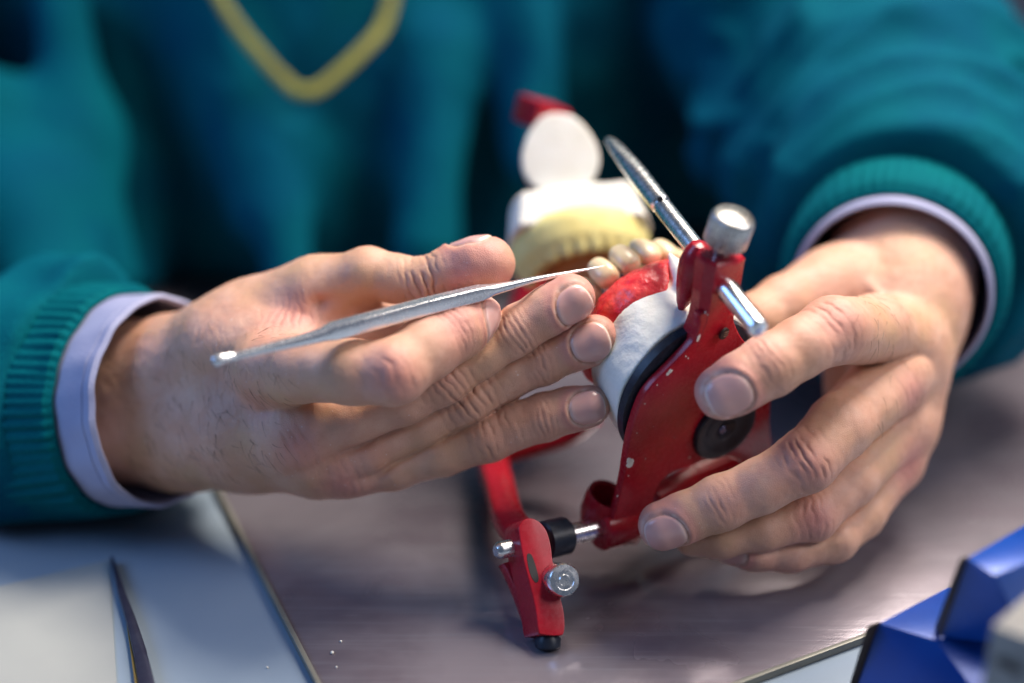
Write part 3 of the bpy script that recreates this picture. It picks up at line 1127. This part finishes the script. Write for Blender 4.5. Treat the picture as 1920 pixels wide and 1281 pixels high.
# lobe beside the neck top carrying the incisal pin
# bars behind the arch cutout, thickened to darken it by hiding the table
for q0, q1, rr_ in ((on(1222, 935, 9), on(1300, 892, 11), 4.6), (on(1300, 892, 11), on(1400, 850, 11), 4.6)):
    dd = nrm(q1 - q0)
    b.lathe(q0, dd, [(0, rr_ * .8), (.6, rr_), (np.linalg.norm(q1 - q0), rr_)], 20)
o = b.build('lower_frame', REDP, ART)

b = MB()
lobe = P(1311, 484, 427)
b.lathe(lobe - U * 5 - N_ * 1.0, U, [(-15, .4), (-11, 2.2), (-6, 3.6), (-1, 4.6), (3, 5.0), (7, 4.2), (9.2, 2.8), (10, 0.8)], 32)
b.build('pin_boss', REDP, ART)
# cup flange
b = MB()
b.lathe(P(1132, 945, 464), nrm(C2W((.3, .75, .55))), [(-9, 5), (-4, 6.6), (2, 7.0), (4.5, 6.6), (4.0, 5.4), (1, 4.6), (-3, 3)], 32)
b.lathe(P(1158, 985, 466), nrm(C2W((.84, .12, -.5))), [(-8, 6.2), (-7, 7), (4, 7), (5, 6.4)], 32)
b.build('hinge_lug', REDP, ART)

# knurled thumb screw on top of the neck
top = L(ut, wt + 1.9, 4.4)
KA = nrm(U + 0.16 * C2W((0, 0, 1)))
kn = thing_k = None
b = MB()
b.lathe(top, KA, [(-1, 2.6), (3.0, 2.6), (3.2, 4.2), (4.2, 4.4)], 32)
b.build('screw_stem', KNURL, ART)
b = MB()
b.lathe(top + KA * 4.0, KA, [(0, 5.6), (0.6, 6.35), (9.0, 6.35), (9.6, 6.2), (10.1, 5.7), (10.2, 0.6)], 240,
        mod=lambda a, j: (1 + 0.045 * math.cos(38 * a)) if 1 <= j <= 2 else 1)
b.build('thumb_screw', KNURL, ART, angle=50)

# incisal pin through the neck
pin0, pin1 = P(1424, 619, 404), P(1143, 262, 484)
pd = nrm(pin1 - pin0)
Lp = np.linalg.norm(pin1 - pin0)
gv = np.dot(P(1243, 380, 452) - pin0, pd)
b = MB()
b.lathe(pin0, pd, [(0, 2.2), (0.5, 2.9), (1.0, 3.1), (gv - 1.6, 3.1), (gv - 1.0, 2.55), (gv + .6, 2.55), (gv + 1.3, 3.3), (Lp - 24, 3.35), (Lp - 16, 3.0)], 40)
a_, u_, w_ = frame(pd, C2W((.5, .5, .7)))
rr = []
for s, fu, fw in ((Lp - 24, 3.35, 3.35), (Lp - 15, 2.9, 3.3), (Lp - 7, 2.2, 3.1), (Lp - 2, 1.6, 2.7), (Lp, 1.0, 2.0)):
    rr.append([pin0 + pd * s + u_ * math.cos(t) * fu + w_ * math.sin(t) * fw for t in np.linspace(0, 2 * math.pi, 32, endpoint=False)])
b.loft(rr)
b.build('incisal_pin', STEEL, ART, angle=40)
b = MB()
gc = P(1238, 374, 449)
b.lathe(gc - pd * 0 + nrm(CAM - gc) * 2.45, nrm(CAM - gc), [(0, 0.9), (.9, 0.85)], 16)
b.build('pin_notch', DARKIN, ART)
# collar hole where the pin enters
b = MB()
ent = P(1371, 551, 418)
b.lathe(ent - pd * 0.2, pd, [(0, 3.5), (1.2, 3.6)], 32)
b.build('pin_hole', DARKIN, ART)

# threaded hole
hc = on(1358, 626, -1.35)
hn = nrm(N_ + 0.25 * W_)
b = MB()
b.lathe(hc + hn * .0, hn, [(-0.4, 2.0), (0.25, 2.0)], 28)
b.build('threaded_hole', DARKIN, ART)
b = MB()
for k in range(3):
    ce = hc + hn * (0.32) + U * (1.0 - 0.75 * k) * 1.0 - W_ * 0.2
    rad = math.sqrt(max(0.2, 1.75 ** 2 - (1.0 - .75 * k) ** 2))
    b.loft([[ce + W_ * math.cos(t) * rad + U * (math.sin(t) * 0.35) + hn * 0 + U * q for t in np.linspace(math.pi, 2 * math.pi, 10)] for q in (-0.12, 0.12)], False, False)
b.build('thread', STEEL, ART)

# mounting plate (black disc behind the bow plate) and its knob in front
b = MB()
b.lathe(L(-2.5, 3.2, 3.6), -N_, [(0, 24.6), (0.3, 26.0), (2.8, 26.4), (3.2, 25.6)], 120)
b.build('mounting_plate', BLACK, ART)
kc = on(1356, 800)
b = MB()
b.lathe(kc - N_ * 1.0, N_, [(0, 12.0), (2.4, 12.0), (2.9, 11.6), (3.0, 8.6), (2.75, 8.2), (2.7, 4.0), (2.3, 3.6), (2.0, 2.2), (1.2, 1.2), (1.1, .2)], 90,
        mod=lambda a, j: 1 + (0.012 * math.cos(36 * a) if j < 3 else 0))
b.build('mounting_knob', BLACK, ART)
b = MB()
b.lathe(kc + N_ * 0.4 - U * 0.6 - W_ * 0.8, N_, [(0, 1.5), (.5, 1.6), (1.1, 1.2), (1.35, .3)], 24)
b.build('knob_screw', simple('blued_screw', (.25, .27, .45), (.1, .1, .2), .25, .9, scale=900), ART)

# plaster smears and chipped paint on the frame
b = MB()
random.seed(11)


def chip(px, py, r, sy=1.0, m=-0.0):
    c = on(px, py, m)
    n = 9
    ph = random.random() * 6
    ring = []
    for i in range(n):
        t = 2 * math.pi * i / n
        q = r * (0.65 + 0.5 * random.random())
        ring.append(c + W_ * math.cos(t + ph) * q + U * math.sin(t + ph) * q * sy)
    b.prism(ring, N_ * 0.14 + 0 * U, 0)


for q in ((1182, 869, 1.5, 1.3), (1179, 862, 1.0), (1256, 696, 1.0), (1252, 701, .7), (1309, 634, 0.6, 2.4), (1292, 858, .4), (1290, 672, .3), (1209, 757, .3), (1194, 812, .25), (1178, 892, .3), (1232, 722, .25),
          (1286, 668, .3), (1322, 586, .25, 2), (1327, 590, .2, 2), (1157, 930, .3), (1225, 800, .15), (1243, 740, .12), (1264, 820, .14), (1210, 860, .2)):
    chip(*q)
b.build('plaster_smears', PLASTER, ART, smooth=False)


# lower plaster cast
def local_mesh(F, G):
    v, f = surface_nets(F, G.lo, G.h)
    v = relax(v, f, 1)
    w = P0 + v[:, :1] * U + v[:, 1:2] * W_ - v[:, 2:3] * N_
    # (u, w, m) basis is right or left handed: flip faces if needed
    if np.dot(np.cross(U, W_), -N_) < 0:
        f = f[:, ::-1]
    return v, w, f


LC = None
G = Grid((-36, -36, 6), (40, 44, 46), 0.7)
F = G.full()
X, Y, Z = G.pts()
t = np.clip((Z - 8) / 22, 0, 1.3)
cw = 3.0 + 0.12 * (Z - 8)
rad = np.sqrt((X + 1.5 - 0.04 * (Z - 8)) ** 2 + (Y - cw) ** 2)
angv = np.arctan2(X + 1, Y - 1)
Rr = 25.8 + 0.2 * t + 0.4 * np.cos(6 * angv)
top = 26.3 + 5 * np.clip(1 - np.abs(Y - 9.0) / 9.5, 0, 1) * np.exp(-((X - 25) / 6.0) ** 2)
D = np.maximum(np.maximum(rad - Rr, 7.0 - Z), Z - top)
F[:] = D.astype(np.float32)
# ridge running down from the apex
G.cone(F, (29.6, 6.5, 35.5), (25.0, 6.5, 23), 0.4, 5.6, 1.2)
G.cone(F, (27.5, 7.5, 29), (23.6, 5.0, 12), 1.6, 2.4, 2)
vv, wv, ff = local_mesh(F, G)
Nn = vnormals(wv, ff)
wv = wv + Nn * (0.35 * fbm(wv, 9) + 0.15 * fbm(wv, 3, 2) + 0.25 * np.clip(vn(wv, 5) - .5, 0, 1))[:, None]
cast = from_arrays('lower_plaster_cast', wv, ff, PLASTER, ART)

# wax rim with teeth
def arch(t):
    """t -1..1 : local (u, w) of the dental arch"""
    a = t * 2.05
    ca, sa = math.cos(a), math.sin(a)
    return (1 + 22.0 * math.copysign(abs(ca) ** 0.85, ca) if abs(a) < 1.57 else 1 - 20 * (abs(a) - 1.57)), 7 + 21.5 * (sa if abs(a) < 1.57 else math.copysign(1, a))


G = Grid((-20, -34, 22), (36, 46, 56), 0.7)
F = G.full()
pr = None
for i in range(33):
    u_, w_ = arch(-1 + 2 * i / 32)
    if pr is not None:
        G.cone(F, (pr[0], pr[1], 27.6), (u_, w_, 28.4), 3.7, 3.7, 3)
        G.cone(F, (pr[0], pr[1], 32.0), (u_, w_, 32.0), 3.3, 3.3, 4)
        G.cone(F, (pr[0] - .5, pr[1], 36.6), (u_ - .5, w_, 36.6), 1.9, 1.9, 3)
    pr = (u_, w_)
X, Y, Z = G.pts()
wedge = np.maximum(np.abs(Y - 6.5) * .8 - 6.5 * (1 - (Z - 22) / 14.5), 19 - X)      # notch where the plaster peak stands
F = np.maximum(F, -wedge).astype(np.float32)
vv, wv, ff = local_mesh(F, G)
Nn = vnormals(wv, ff)
wv = wv + Nn * (0.7 * fbm(wv, 7) + 0.35 * np.abs(fbm(wv, 2.6, 2)))[:, None]
o = from_arrays('wax_rim', wv, ff, WAX, cast)
pink = vv[:, 1] > 17
me = o.data
me.materials.append(WAXP)
mi = np.where(pink[ff].all(1), 1, 0).astype(np.int32)
me.polygons.foreach_set('material_index', mi)

random.seed(3)
TW = [(-0.97, 5.6, 4.8, 5.6), (-0.77, 5.4, 4.8, 5.6), (-0.58, 5.0, 4.4, 5.8), (-0.39, 4.9, 4.2, 6.4), (-0.20, 4.9, 3.8, 6.4), (-0.01, 5.2, 3.5, 6.5),
      (0.19, 5.2, 3.6, 6.3), (0.39, 5.0, 4.0, 6.2), (0.58, 5.2, 4.4, 5.8), (0.79, 5.6, 4.8, 5.6)]
for tt, hw, hd, hh in TW:
    u_, w_ = arch(tt)
    u2, w2 = arch(tt + 0.02)
    tdir = nrm(U * (u2 - u_) + W_ * (w2 - w_))
    odir = nrm(np.cross(tdir, N_))
    if np.dot(odir, U * u_ + W_ * (w_ - 7)) < 0:
        odir = -odir
    c = L(u_, w_, 46.2 + 0.5 * random.uniform(-1, 1)) + odir * (0.8 + random.uniform(-.3, .3))
    b = MB()
    rings = []
    nseg, nr = 20, 11
    for j in range(nr):
        ph = -math.pi / 2 + math.pi * (j + .02) / (nr - 1 + .04)
        z_ = math.copysign(abs(math.sin(ph)) ** 0.75, math.sin(ph))
        rr = max(math.cos(ph), 0.03) ** 0.62
        ring = []
        for i in range(nseg):
            a = 2 * math.pi * i / nseg
            x = math.copysign(abs(math.cos(a)) ** 0.8, math.cos(a))
            y = math.copysign(abs(math.sin(a)) ** 0.85, math.sin(a))
            taper = 1.0 if hd > 3.5 else (1.0 - 0.28 * max(z_, 0) if True else 1)
            ring.append(c - N_ * (z_ * hh * 0.88) + tdir * x * rr * hw * 0.84 * (1 - 0.10 * z_) + odir * y * rr * hd * taper)
        rings.append(ring)
    b.loft(rings)
    b.build('tooth', TOOTH, cast, angle=80)

# hinge rod, collar, and the post of the upper member
r0, r1 = P(929, 1034, 441), P(1150, 984, 466)
rd = nrm(r1 - r0)
Lr = np.linalg.norm(r1 - r0)
b = MB()
b.lathe(r0, rd, [(0, 1.6), (0.8, 2.4), (1.6, 2.75), (Lr * .42, 2.75), (Lr * .42 + .1, 3.5), (Lr + 3, 3.5)], 40)
b.build('hinge_rod', STEEL, ART)
b = MB()
cs = np.dot(P(1030, 1010, 453) - r0, rd)
b.lathe(r0 + rd * (cs - 3), rd, [(0, 5.4), (.5, 6.1), (8.6, 6.1), (9.2, 5.6)], 40)
b.build('collar', BLACK, ART)

# post: outline on a plane whose normal looks along the rod toward the camera
PN = nrm(C2W((0.30, 0.316, 0.95)))
pc = P(990, 1000, 440)
post = [(974, 1004), (974, 986), (986, 973), (1004, 974), (1022, 990), (1032, 1018), (1038, 1060), (1050, 1115), (1058, 1150), (1058, 1186), (1046, 1192), (1018, 1190), (1010, 1184), (1004, 1140), (992, 1090), (982, 1050)]
b = MB()
b.prism(spline([onplane(x, y, pc, PN) for x, y in post], 4), -PN * 9 + C2W((-2.0, 0, 0)), 1.6, 3)
# side web
web = [(944, 1056), (976, 1054), (990, 1090), (1004, 1150), (1014, 1186), (998, 1184), (972, 1116), (950, 1066)]
pc2 = P(980, 1110, 444)
b.prism(spline([onplane(x, y, pc2, PN) for x, y in web], 3), -PN * 6, 0.8, 2)
upper = b.build('upper_post', REDP, ART)
b = MB()
sl = [(984, 1042), (992, 1040), (1000, 1060), (1006, 1085), (1000, 1092), (990, 1075)]
b.prism(spline([onplane(x + 4, y, pc + PN * .12, PN) for x, y in sl], 4), -PN * 1)
b.build('slot', DARKIN, ART)
# foot
b = MB()
fd = nrm(P(1030, 1100, 444) - P(1040, 1190, 446))
b.lathe(onplane(1036, 1189, pc, PN) - PN * 4.6, -YC, [(-2, 3.2), (0, 3.4), (0.9, 4.0), (3.2, 4.0), (3.8, 3.4)], 32)
b.build('rubber_foot', BLACK, ART)
# small thumb screw facing the camera
ka = nrm(C2W((0.34, 0.10, 0.93)))
kc2 = P(1059, 1088, 433)
b = MB()
b.lathe(kc2 - ka * 16, ka, [(0, 2.2), (10, 2.2)], 24)
b.build('screw_stem', STEEL, ART)
b = MB()
b.lathe(kc2 - ka * 7, ka, [(0, 4.2), (0.5, 5.1), (6.2, 5.15), (6.9, 4.7), (7.0, 3.1), (6.7, 2.9), (6.7, 1.8), (6.95, 1.6), (6.9, .2)], 60)
b.build('thumb_screw', STEEL, ART)


# arm running back to the upper bow
def bar(nodes, hint, name=None):
    """nodes: (point, half width, half thickness)"""
    pts = [n[0] for n in nodes]
    rings = []
    sp = spline(pts, 6, False)
    hw = np.interp(np.linspace(0, len(nodes) - 1, len(sp)), range(len(nodes)), [n[1] for n in nodes])
    ht = np.interp(np.linspace(0, len(nodes) - 1, len(sp)), range(len(nodes)), [n[2] for n in nodes])
    for i, p in enumerate(sp):
        td = nrm(sp[min(i + 1, len(sp) - 1)] - sp[max(i - 1, 0)])
        a_, u_, w_ = frame(td, hint)
        rg = []
        for t in np.linspace(0, 2 * math.pi, 20, endpoint=False):
            cx = math.copysign(abs(math.cos(t)) ** 0.55, math.cos(t))
            sx = math.copysign(abs(math.sin(t)) ** 0.55, math.sin(t))
            rg.append(p + u_ * cx * ht[i] + w_ * sx * hw[i])
        rings.append(rg)
    return rings


b = MB()
b.loft(bar([(P(985, 1010, 452), 5.0, 4.0), (P(955, 975, 462), 5.2, 4), (P(938, 920, 484), 5.2, 4.2), (P(925, 865, 510), 5.6, 4.5), (P(925, 760, 535), 6, 5), (P(990, 560, 560), 6, 5), (P(1045, 420, 562), 6, 5), (P(1046, 280, 556), 6, 5), (P(1040, 240, 550), 6, 5)], C2W((0.1, 0.5, 0.85))))
b.loft(bar([(P(940, 850, 512), 4, 4), (P(1010, 832, 508), 4, 4), (P(1070, 812, 505), 4, 4), (P(1110, 780, 502), 4, 4)], C2W((0, .3, .9))))
b.build('upper_arm', REDP, ART)
# red block at the far end
bu, bw, bn = nrm(C2W((.25, .93, .25))), nrm(C2W((.85, -.15, -.5))), None
bn = nrm(np.cross(bw, bu))
bc = P(1016, 216, 538)


def bx(c, hu, hw, hn, bev=1.2, B=None):
    B = B or MB()
    B.hexa([c + bu * a * hu + bw * d * hw - bn * hn for a, d in ((-1, -1), (1, -1), (1, 1), (-1, 1))],
           [c + bu * a * hu + bw * d * hw + bn * hn for a, d in ((-1, -1), (1, -1), (1, 1), (-1, 1))], bev)
    return B


bx(bc, 5.2, 7.5, 9).build('bow_end', REDP, ART)

# upper plaster: teardrop mounting disc facing forward, block, stone arch
DN = nrm(C2W((.06, .10, 1.0)))
dc = P(1050, 300, 522)
tear = [(1050, 212), (1075, 218), (1098, 238), (1118, 270), (1124, 305), (1110, 338), (1080, 356), (1045, 362), (1008, 352), (984, 325), (978, 292), (990, 252), (1012, 222), (1030, 213)]
b = MB()
b.prism(spline([onplane(x, y, dc, DN) for x, y in tear], 5), -DN * 8 + C2W((0.5, 0.5, 0)), 1.2, 3)
tz = b.build('plaster_disc', PLASTER, ART)
b = MB()
b.prism(spline([onplane(1050 + (x - 1050) * .93, 300 + (y - 300) * .93 + 12, dc - DN * 9, DN) for x, y in tear], 5), -DN * 5, 0.8, 2)
b.build('disc_backing', REDP, ART)

# block below the disc: traced in plan as a D-shaped lump, built as implicit shape
UC = P(1088, 462, 520)
G = Grid(UC - 48, UC + 48, 0.9)
F = G.full()
X, Y, Z = G.pts()
ex = nrm(C2W((1, 0.13, -0.10)))
ez = nrm(C2W((-.12, .80, -.40)))        # up through the block, tipped back so its roof shows
ey = np.cross(ez, ex)                   # away


def loc(o=UC):
    dx, dy, dz = X - o[0], Y - o[1], Z - o[2]
    return dx * ex[0] + dy * ex[1] + dz * ex[2], dx * ey[0] + dy * ey[1] + dz * ey[2], dx * ez[0] + dy * ez[1] + dz * ez[2]


a, c, d = loc()
# a across, c depth away, d height
radx = np.sqrt((a / 26.0) ** 2 + (np.maximum(c + 2, -100) / 24.0) ** 2) * (1 + 0.008 * (d - 5))
side = (radx - 1) * 24
shape = np.maximum(np.maximum(side, d - 18 + 0.10 * np.abs(a) * 0.6), 2 - d)
shape = np.maximum(shape, (-c) - 15 - 0.0 * a)
F[:] = shape.astype(np.float32)
v, f = surface_nets(F, G.lo, G.h)
v = relax(v, f, 2)
Nn = vnormals(v, f)
v = v + Nn * (0.5 * fbm(v, 10))[:, None]
ucast = from_arrays('upper_plaster_cast', v, f, PLASTER, ART)
# stone arch with moulded teeth hanging from it
F = G.full()
pr = None
for i in range(31):
    t = -1 + 2 * i / 30
    an = t * 1.75
    x_ = 19.5 * math.sin(an) if abs(an) < 1.57 else math.copysign(19.5, an)
    y_ = -17.5 * math.cos(an) + 3
    p_ = UC + ex * x_ + ey * y_
    if pr is not None:
        G.cone(F, pr + ez * 1, p_ + ez * 1, 5.2, 5.2, 3)
        G.cone(F, pr - ez * 4, p_ - ez * 4, 4.2, 4.2, 3)
    pr = p_
for i in range(14):
    an = -1.7 + 3.4 * i / 13
    x_ = 19.6 * math.sin(an)
    y_ = -18.2 * math.cos(an) + 3
    p_ = UC + ex * x_ + ey * y_
    G.cone(F, p_ - ez * 3, p_ - ez * 9.5, 3.0, 2.5, 1.6)
    G.cone(F, p_ + ez * 2 - ey * 3.5 * math.cos(an), p_ - ez * 8 - ey * 1.5 * math.cos(an), 1.6, 1.6, 1.5)
v, f = surface_nets(F, G.lo, G.h)
v = relax(v, f, 1)
from_arrays('stone_arch', v, f, STONE, ucast)
b = MB()
b.lathe(UC + ey * 4 + ez * 1.5, -ez, [(0, 14.5), (9, 15), (11.5, 13), (12.5, 9), (13, 1)], 40)
b.build('amber_palate', AMBER, ucast)

# ------------------------------------------------------------------ carver held in the hand
CARV = thing('wax_carver', 'slim double-ended steel carver held between thumb and index finger, its point at the teeth', 'carver', P(780, 610, 432))
# nodes: px, py, depth, half-height px, half thickness mm
tn = [(412, 676, 404.0, 6, 1.3), (440, 669, 405.7, 6.5, 1.1), (500, 654, 409.4, 8, 1.2), (560, 640, 413.0, 10, 1.6), (605, 628, 415.8, 12, 2.2), (625, 621, 417.0, 14.5, 2.5), (700, 601, 421.6, 14.5, 2.5), (800, 574, 427.7, 14, 2.4),
      (900, 549, 433.8, 13, 2.3), (925, 543, 435.3, 10, 1.9), (960, 535, 437.4, 7.5, 1.3), (1000, 525, 439.9, 5.5, 1.0), (1040, 517, 442.3, 4.2, .8), (1080, 509, 444.7, 2.6, .5), (1105, 504.5, 446.3, 1.6, .3), (1131, 499, 447.9, .5, .1)]
pts = [P(a, c, d) for a, c, d, _, _ in tn]
rings = []
for i, p in enumerate(pts):
    td = nrm(pts[min(i + 1, len(pts) - 1)] - pts[max(i - 1, 0)])
    a_, u_, w_ = frame(td, C2W((0, 1, .35)))
    hh = tn[i][3] * K * tn[i][2]
    th = tn[i][4]
    ring = []
    sq = 0.16 if 4 < i < 9 else 0.6
    for t in np.linspace(0, 2 * math.pi, 24, endpoint=False):
        cx = math.copysign(abs(math.cos(t)) ** sq, math.cos(t))
        sx = math.copysign(abs(math.sin(t)) ** sq, math.sin(t))
        ring.append(p + u_ * cx * hh + w_ * sx * th)
    rings.append(ring)
b = MB()
b.loft(rings)
b.build('handle', TOOLST, CARV, angle=40)
b = MB()
sc = P(411, 675, 404)
a_, u_, w_ = frame(nrm(pts[1] - pts[0]), C2W((0, 0, 1)))
b.lathe(sc + a_ * 2.0, -a_, [(-2.5, 1.2), (0, 1.5), (1.5, 1.85), (3, 1.8), (3.9, 1.2), (4.2, .3)], 24)
b.build('scoop', TOOLST, CARV)

# ------------------------------------------------------------------ second tool lying on the white table
KN = thing('wax_knife', 'dark steel knife lying on the white tabletop at lower left', 'knife', T(240, 1180))
b = MB()
bl = [(208, 1056), (214, 1056), (226, 1090), (240, 1130), (256, 1170), (276, 1230), (294, 1300), (262, 1300), (252, 1240), (242, 1190), (234, 1160), (222, 1120)]
b.prism([T(x, y, -1.6) for x, y in bl], (0, 0, 3.0), 0.8, 2)
b.build('blade', simple('dark_knife_steel', (0.07, 0.075, 0.12), (0.05, 0.05, 0.09), 0.35, .7, scale=200), KN)
b = MB()
bl = [(238, 1176), (242, 1190), (252, 1240), (262, 1300), (255, 1300), (247, 1240)]
b.prism([T(x, y, -1.7) for x, y in bl], (0, 0, 1.8), 0.3, 1)
b.build('brass_tang', BRASS, KN)

# thin cream sheet, warmer in tone than the tabletop
pp = [T(-160, 1140, -2), T(204, 1052, -2), T(222, 1330, -2), T(-220, 1420, -2)]
b = MB()
b.prism([np.array((q[0], q[1], -1.9)) for q in pp], (0, 0, 0.35))
o = b.build('cream_sheet', CREAM, smooth=False)
tag(o, 'plain cream sheet on the tabletop left of the dark knife', 'paper')

# ------------------------------------------------------------------ blue rack in the lower right corner
RK = thing('blue_metal_rack', 'stepped blue metal rack with dark edges in the lower right corner', 'rack', T(1700, 1290))


def zz(px, py, z):
    return T(px, py, z)


b = MB()
b.hexa([zz(1600, 1300, -1), zz(1790, 1150, -1), zz(2100, 1330, -1), zz(1960, 1480, -1)],
       [zz(1647, 1168, 24), zz(1779, 1100, 24), zz(1905, 1140, 24), zz(1756, 1200, 24)], 0.6)
b.build('lower_step', BLUE, RK)
b = MB()
b.hexa([zz(1762, 1195, 24.5), zz(1900, 1120, 24.5), zz(2060, 1120, 24.5), zz(1930, 1215, 24.5)],
       [zz(1812, 1046, 52), zz(1935, 976, 52), zz(2040, 1010, 52), zz(1866, 1078, 52)], 0.6)
b.build('upper_step', BLUE, RK)
b = MB()
b.hexa([zz(1588, 1300, -1.2), zz(1600, 1303, -1.2), zz(1606, 1290, -1.2), zz(1594, 1288, -1.2)],
       [zz(1625, 1176, 24.6), zz(1645, 1168, 24.6), zz(1652, 1164, 24.6), zz(1632, 1170, 24.6)], 0.2)
b.hexa([zz(1752, 1178, 25), zz(1762, 1196, 25), zz(1768, 1190, 25), zz(1757, 1172, 25)],
       [zz(1800, 1048, 52.6), zz(1811, 1046, 52.6), zz(1818, 1042, 52.6), zz(1806, 1043, 52.6)], 0.2)
b.build('dark_edge', BROWNE, RK)
bl = thing('wooden_block', 'grey wooden block with a dark screw hole beside the blue rack', 'block', zz(1890, 1290, 0))
b = MB()
tq = [zz(1858, 1172, 60), zz(1975, 1215, 60), zz(2040, 1130, 60), zz(1925, 1112, 60)]
b.hexa([np.array((q[0] - .5, q[1] - 1.0, -1.9)) for q in tq], tq, 1.2)
o = b.build('block', GREYB, bl)
b = MB()
fn = nrm(np.cross(tq[1] - tq[0], (0, 0, 1.0)))
fn = fn if np.dot(fn, CAM - tq[0]) > 0 else -fn
hcx = onplane(1893, 1247, tq[0], fn)
b.lathe(hcx - fn * 1.2, fn, [(0, 2.4), (1.5, 2.3)], 16, mod=lambda a, j: 1 + .5 * math.cos(2 * a))
b.build('screw_hole', DARKIN, bl)

# ------------------------------------------------------------------ crumbs of plaster on the steel and table
random.seed(8)
for px, py, r, lab in ((639, 1203, .38, 'tiny plaster crumb on the steel, farthest of three near the rim'), (623, 1224, .55, 'largest plaster crumb on the steel near the left rim'),
                       (631, 1251, .33, 'small plaster crumb on the steel, nearest to the camera'), (501, 1252, .4, 'small plaster crumb alone on the white tabletop')):
    bm = bmesh.new()
    bmesh.ops.create_icosphere(bm, subdivisions=2, radius=r / 1000)
    for vtx in bm.verts:
        vtx.co *= 0.75 + 0.5 * random.random()
    me = bpy.data.meshes.new('plaster_crumb')
    bm.to_mesh(me)
    bm.free()
    o = link('plaster_crumb', me, PLASTER)
    o.location = Vector(T(px, py, r * .6 if px > 560 else -2 + r * .6)) / 1000
    tag(o, lab, 'crumb', 'plaster crumbs on the work surface')
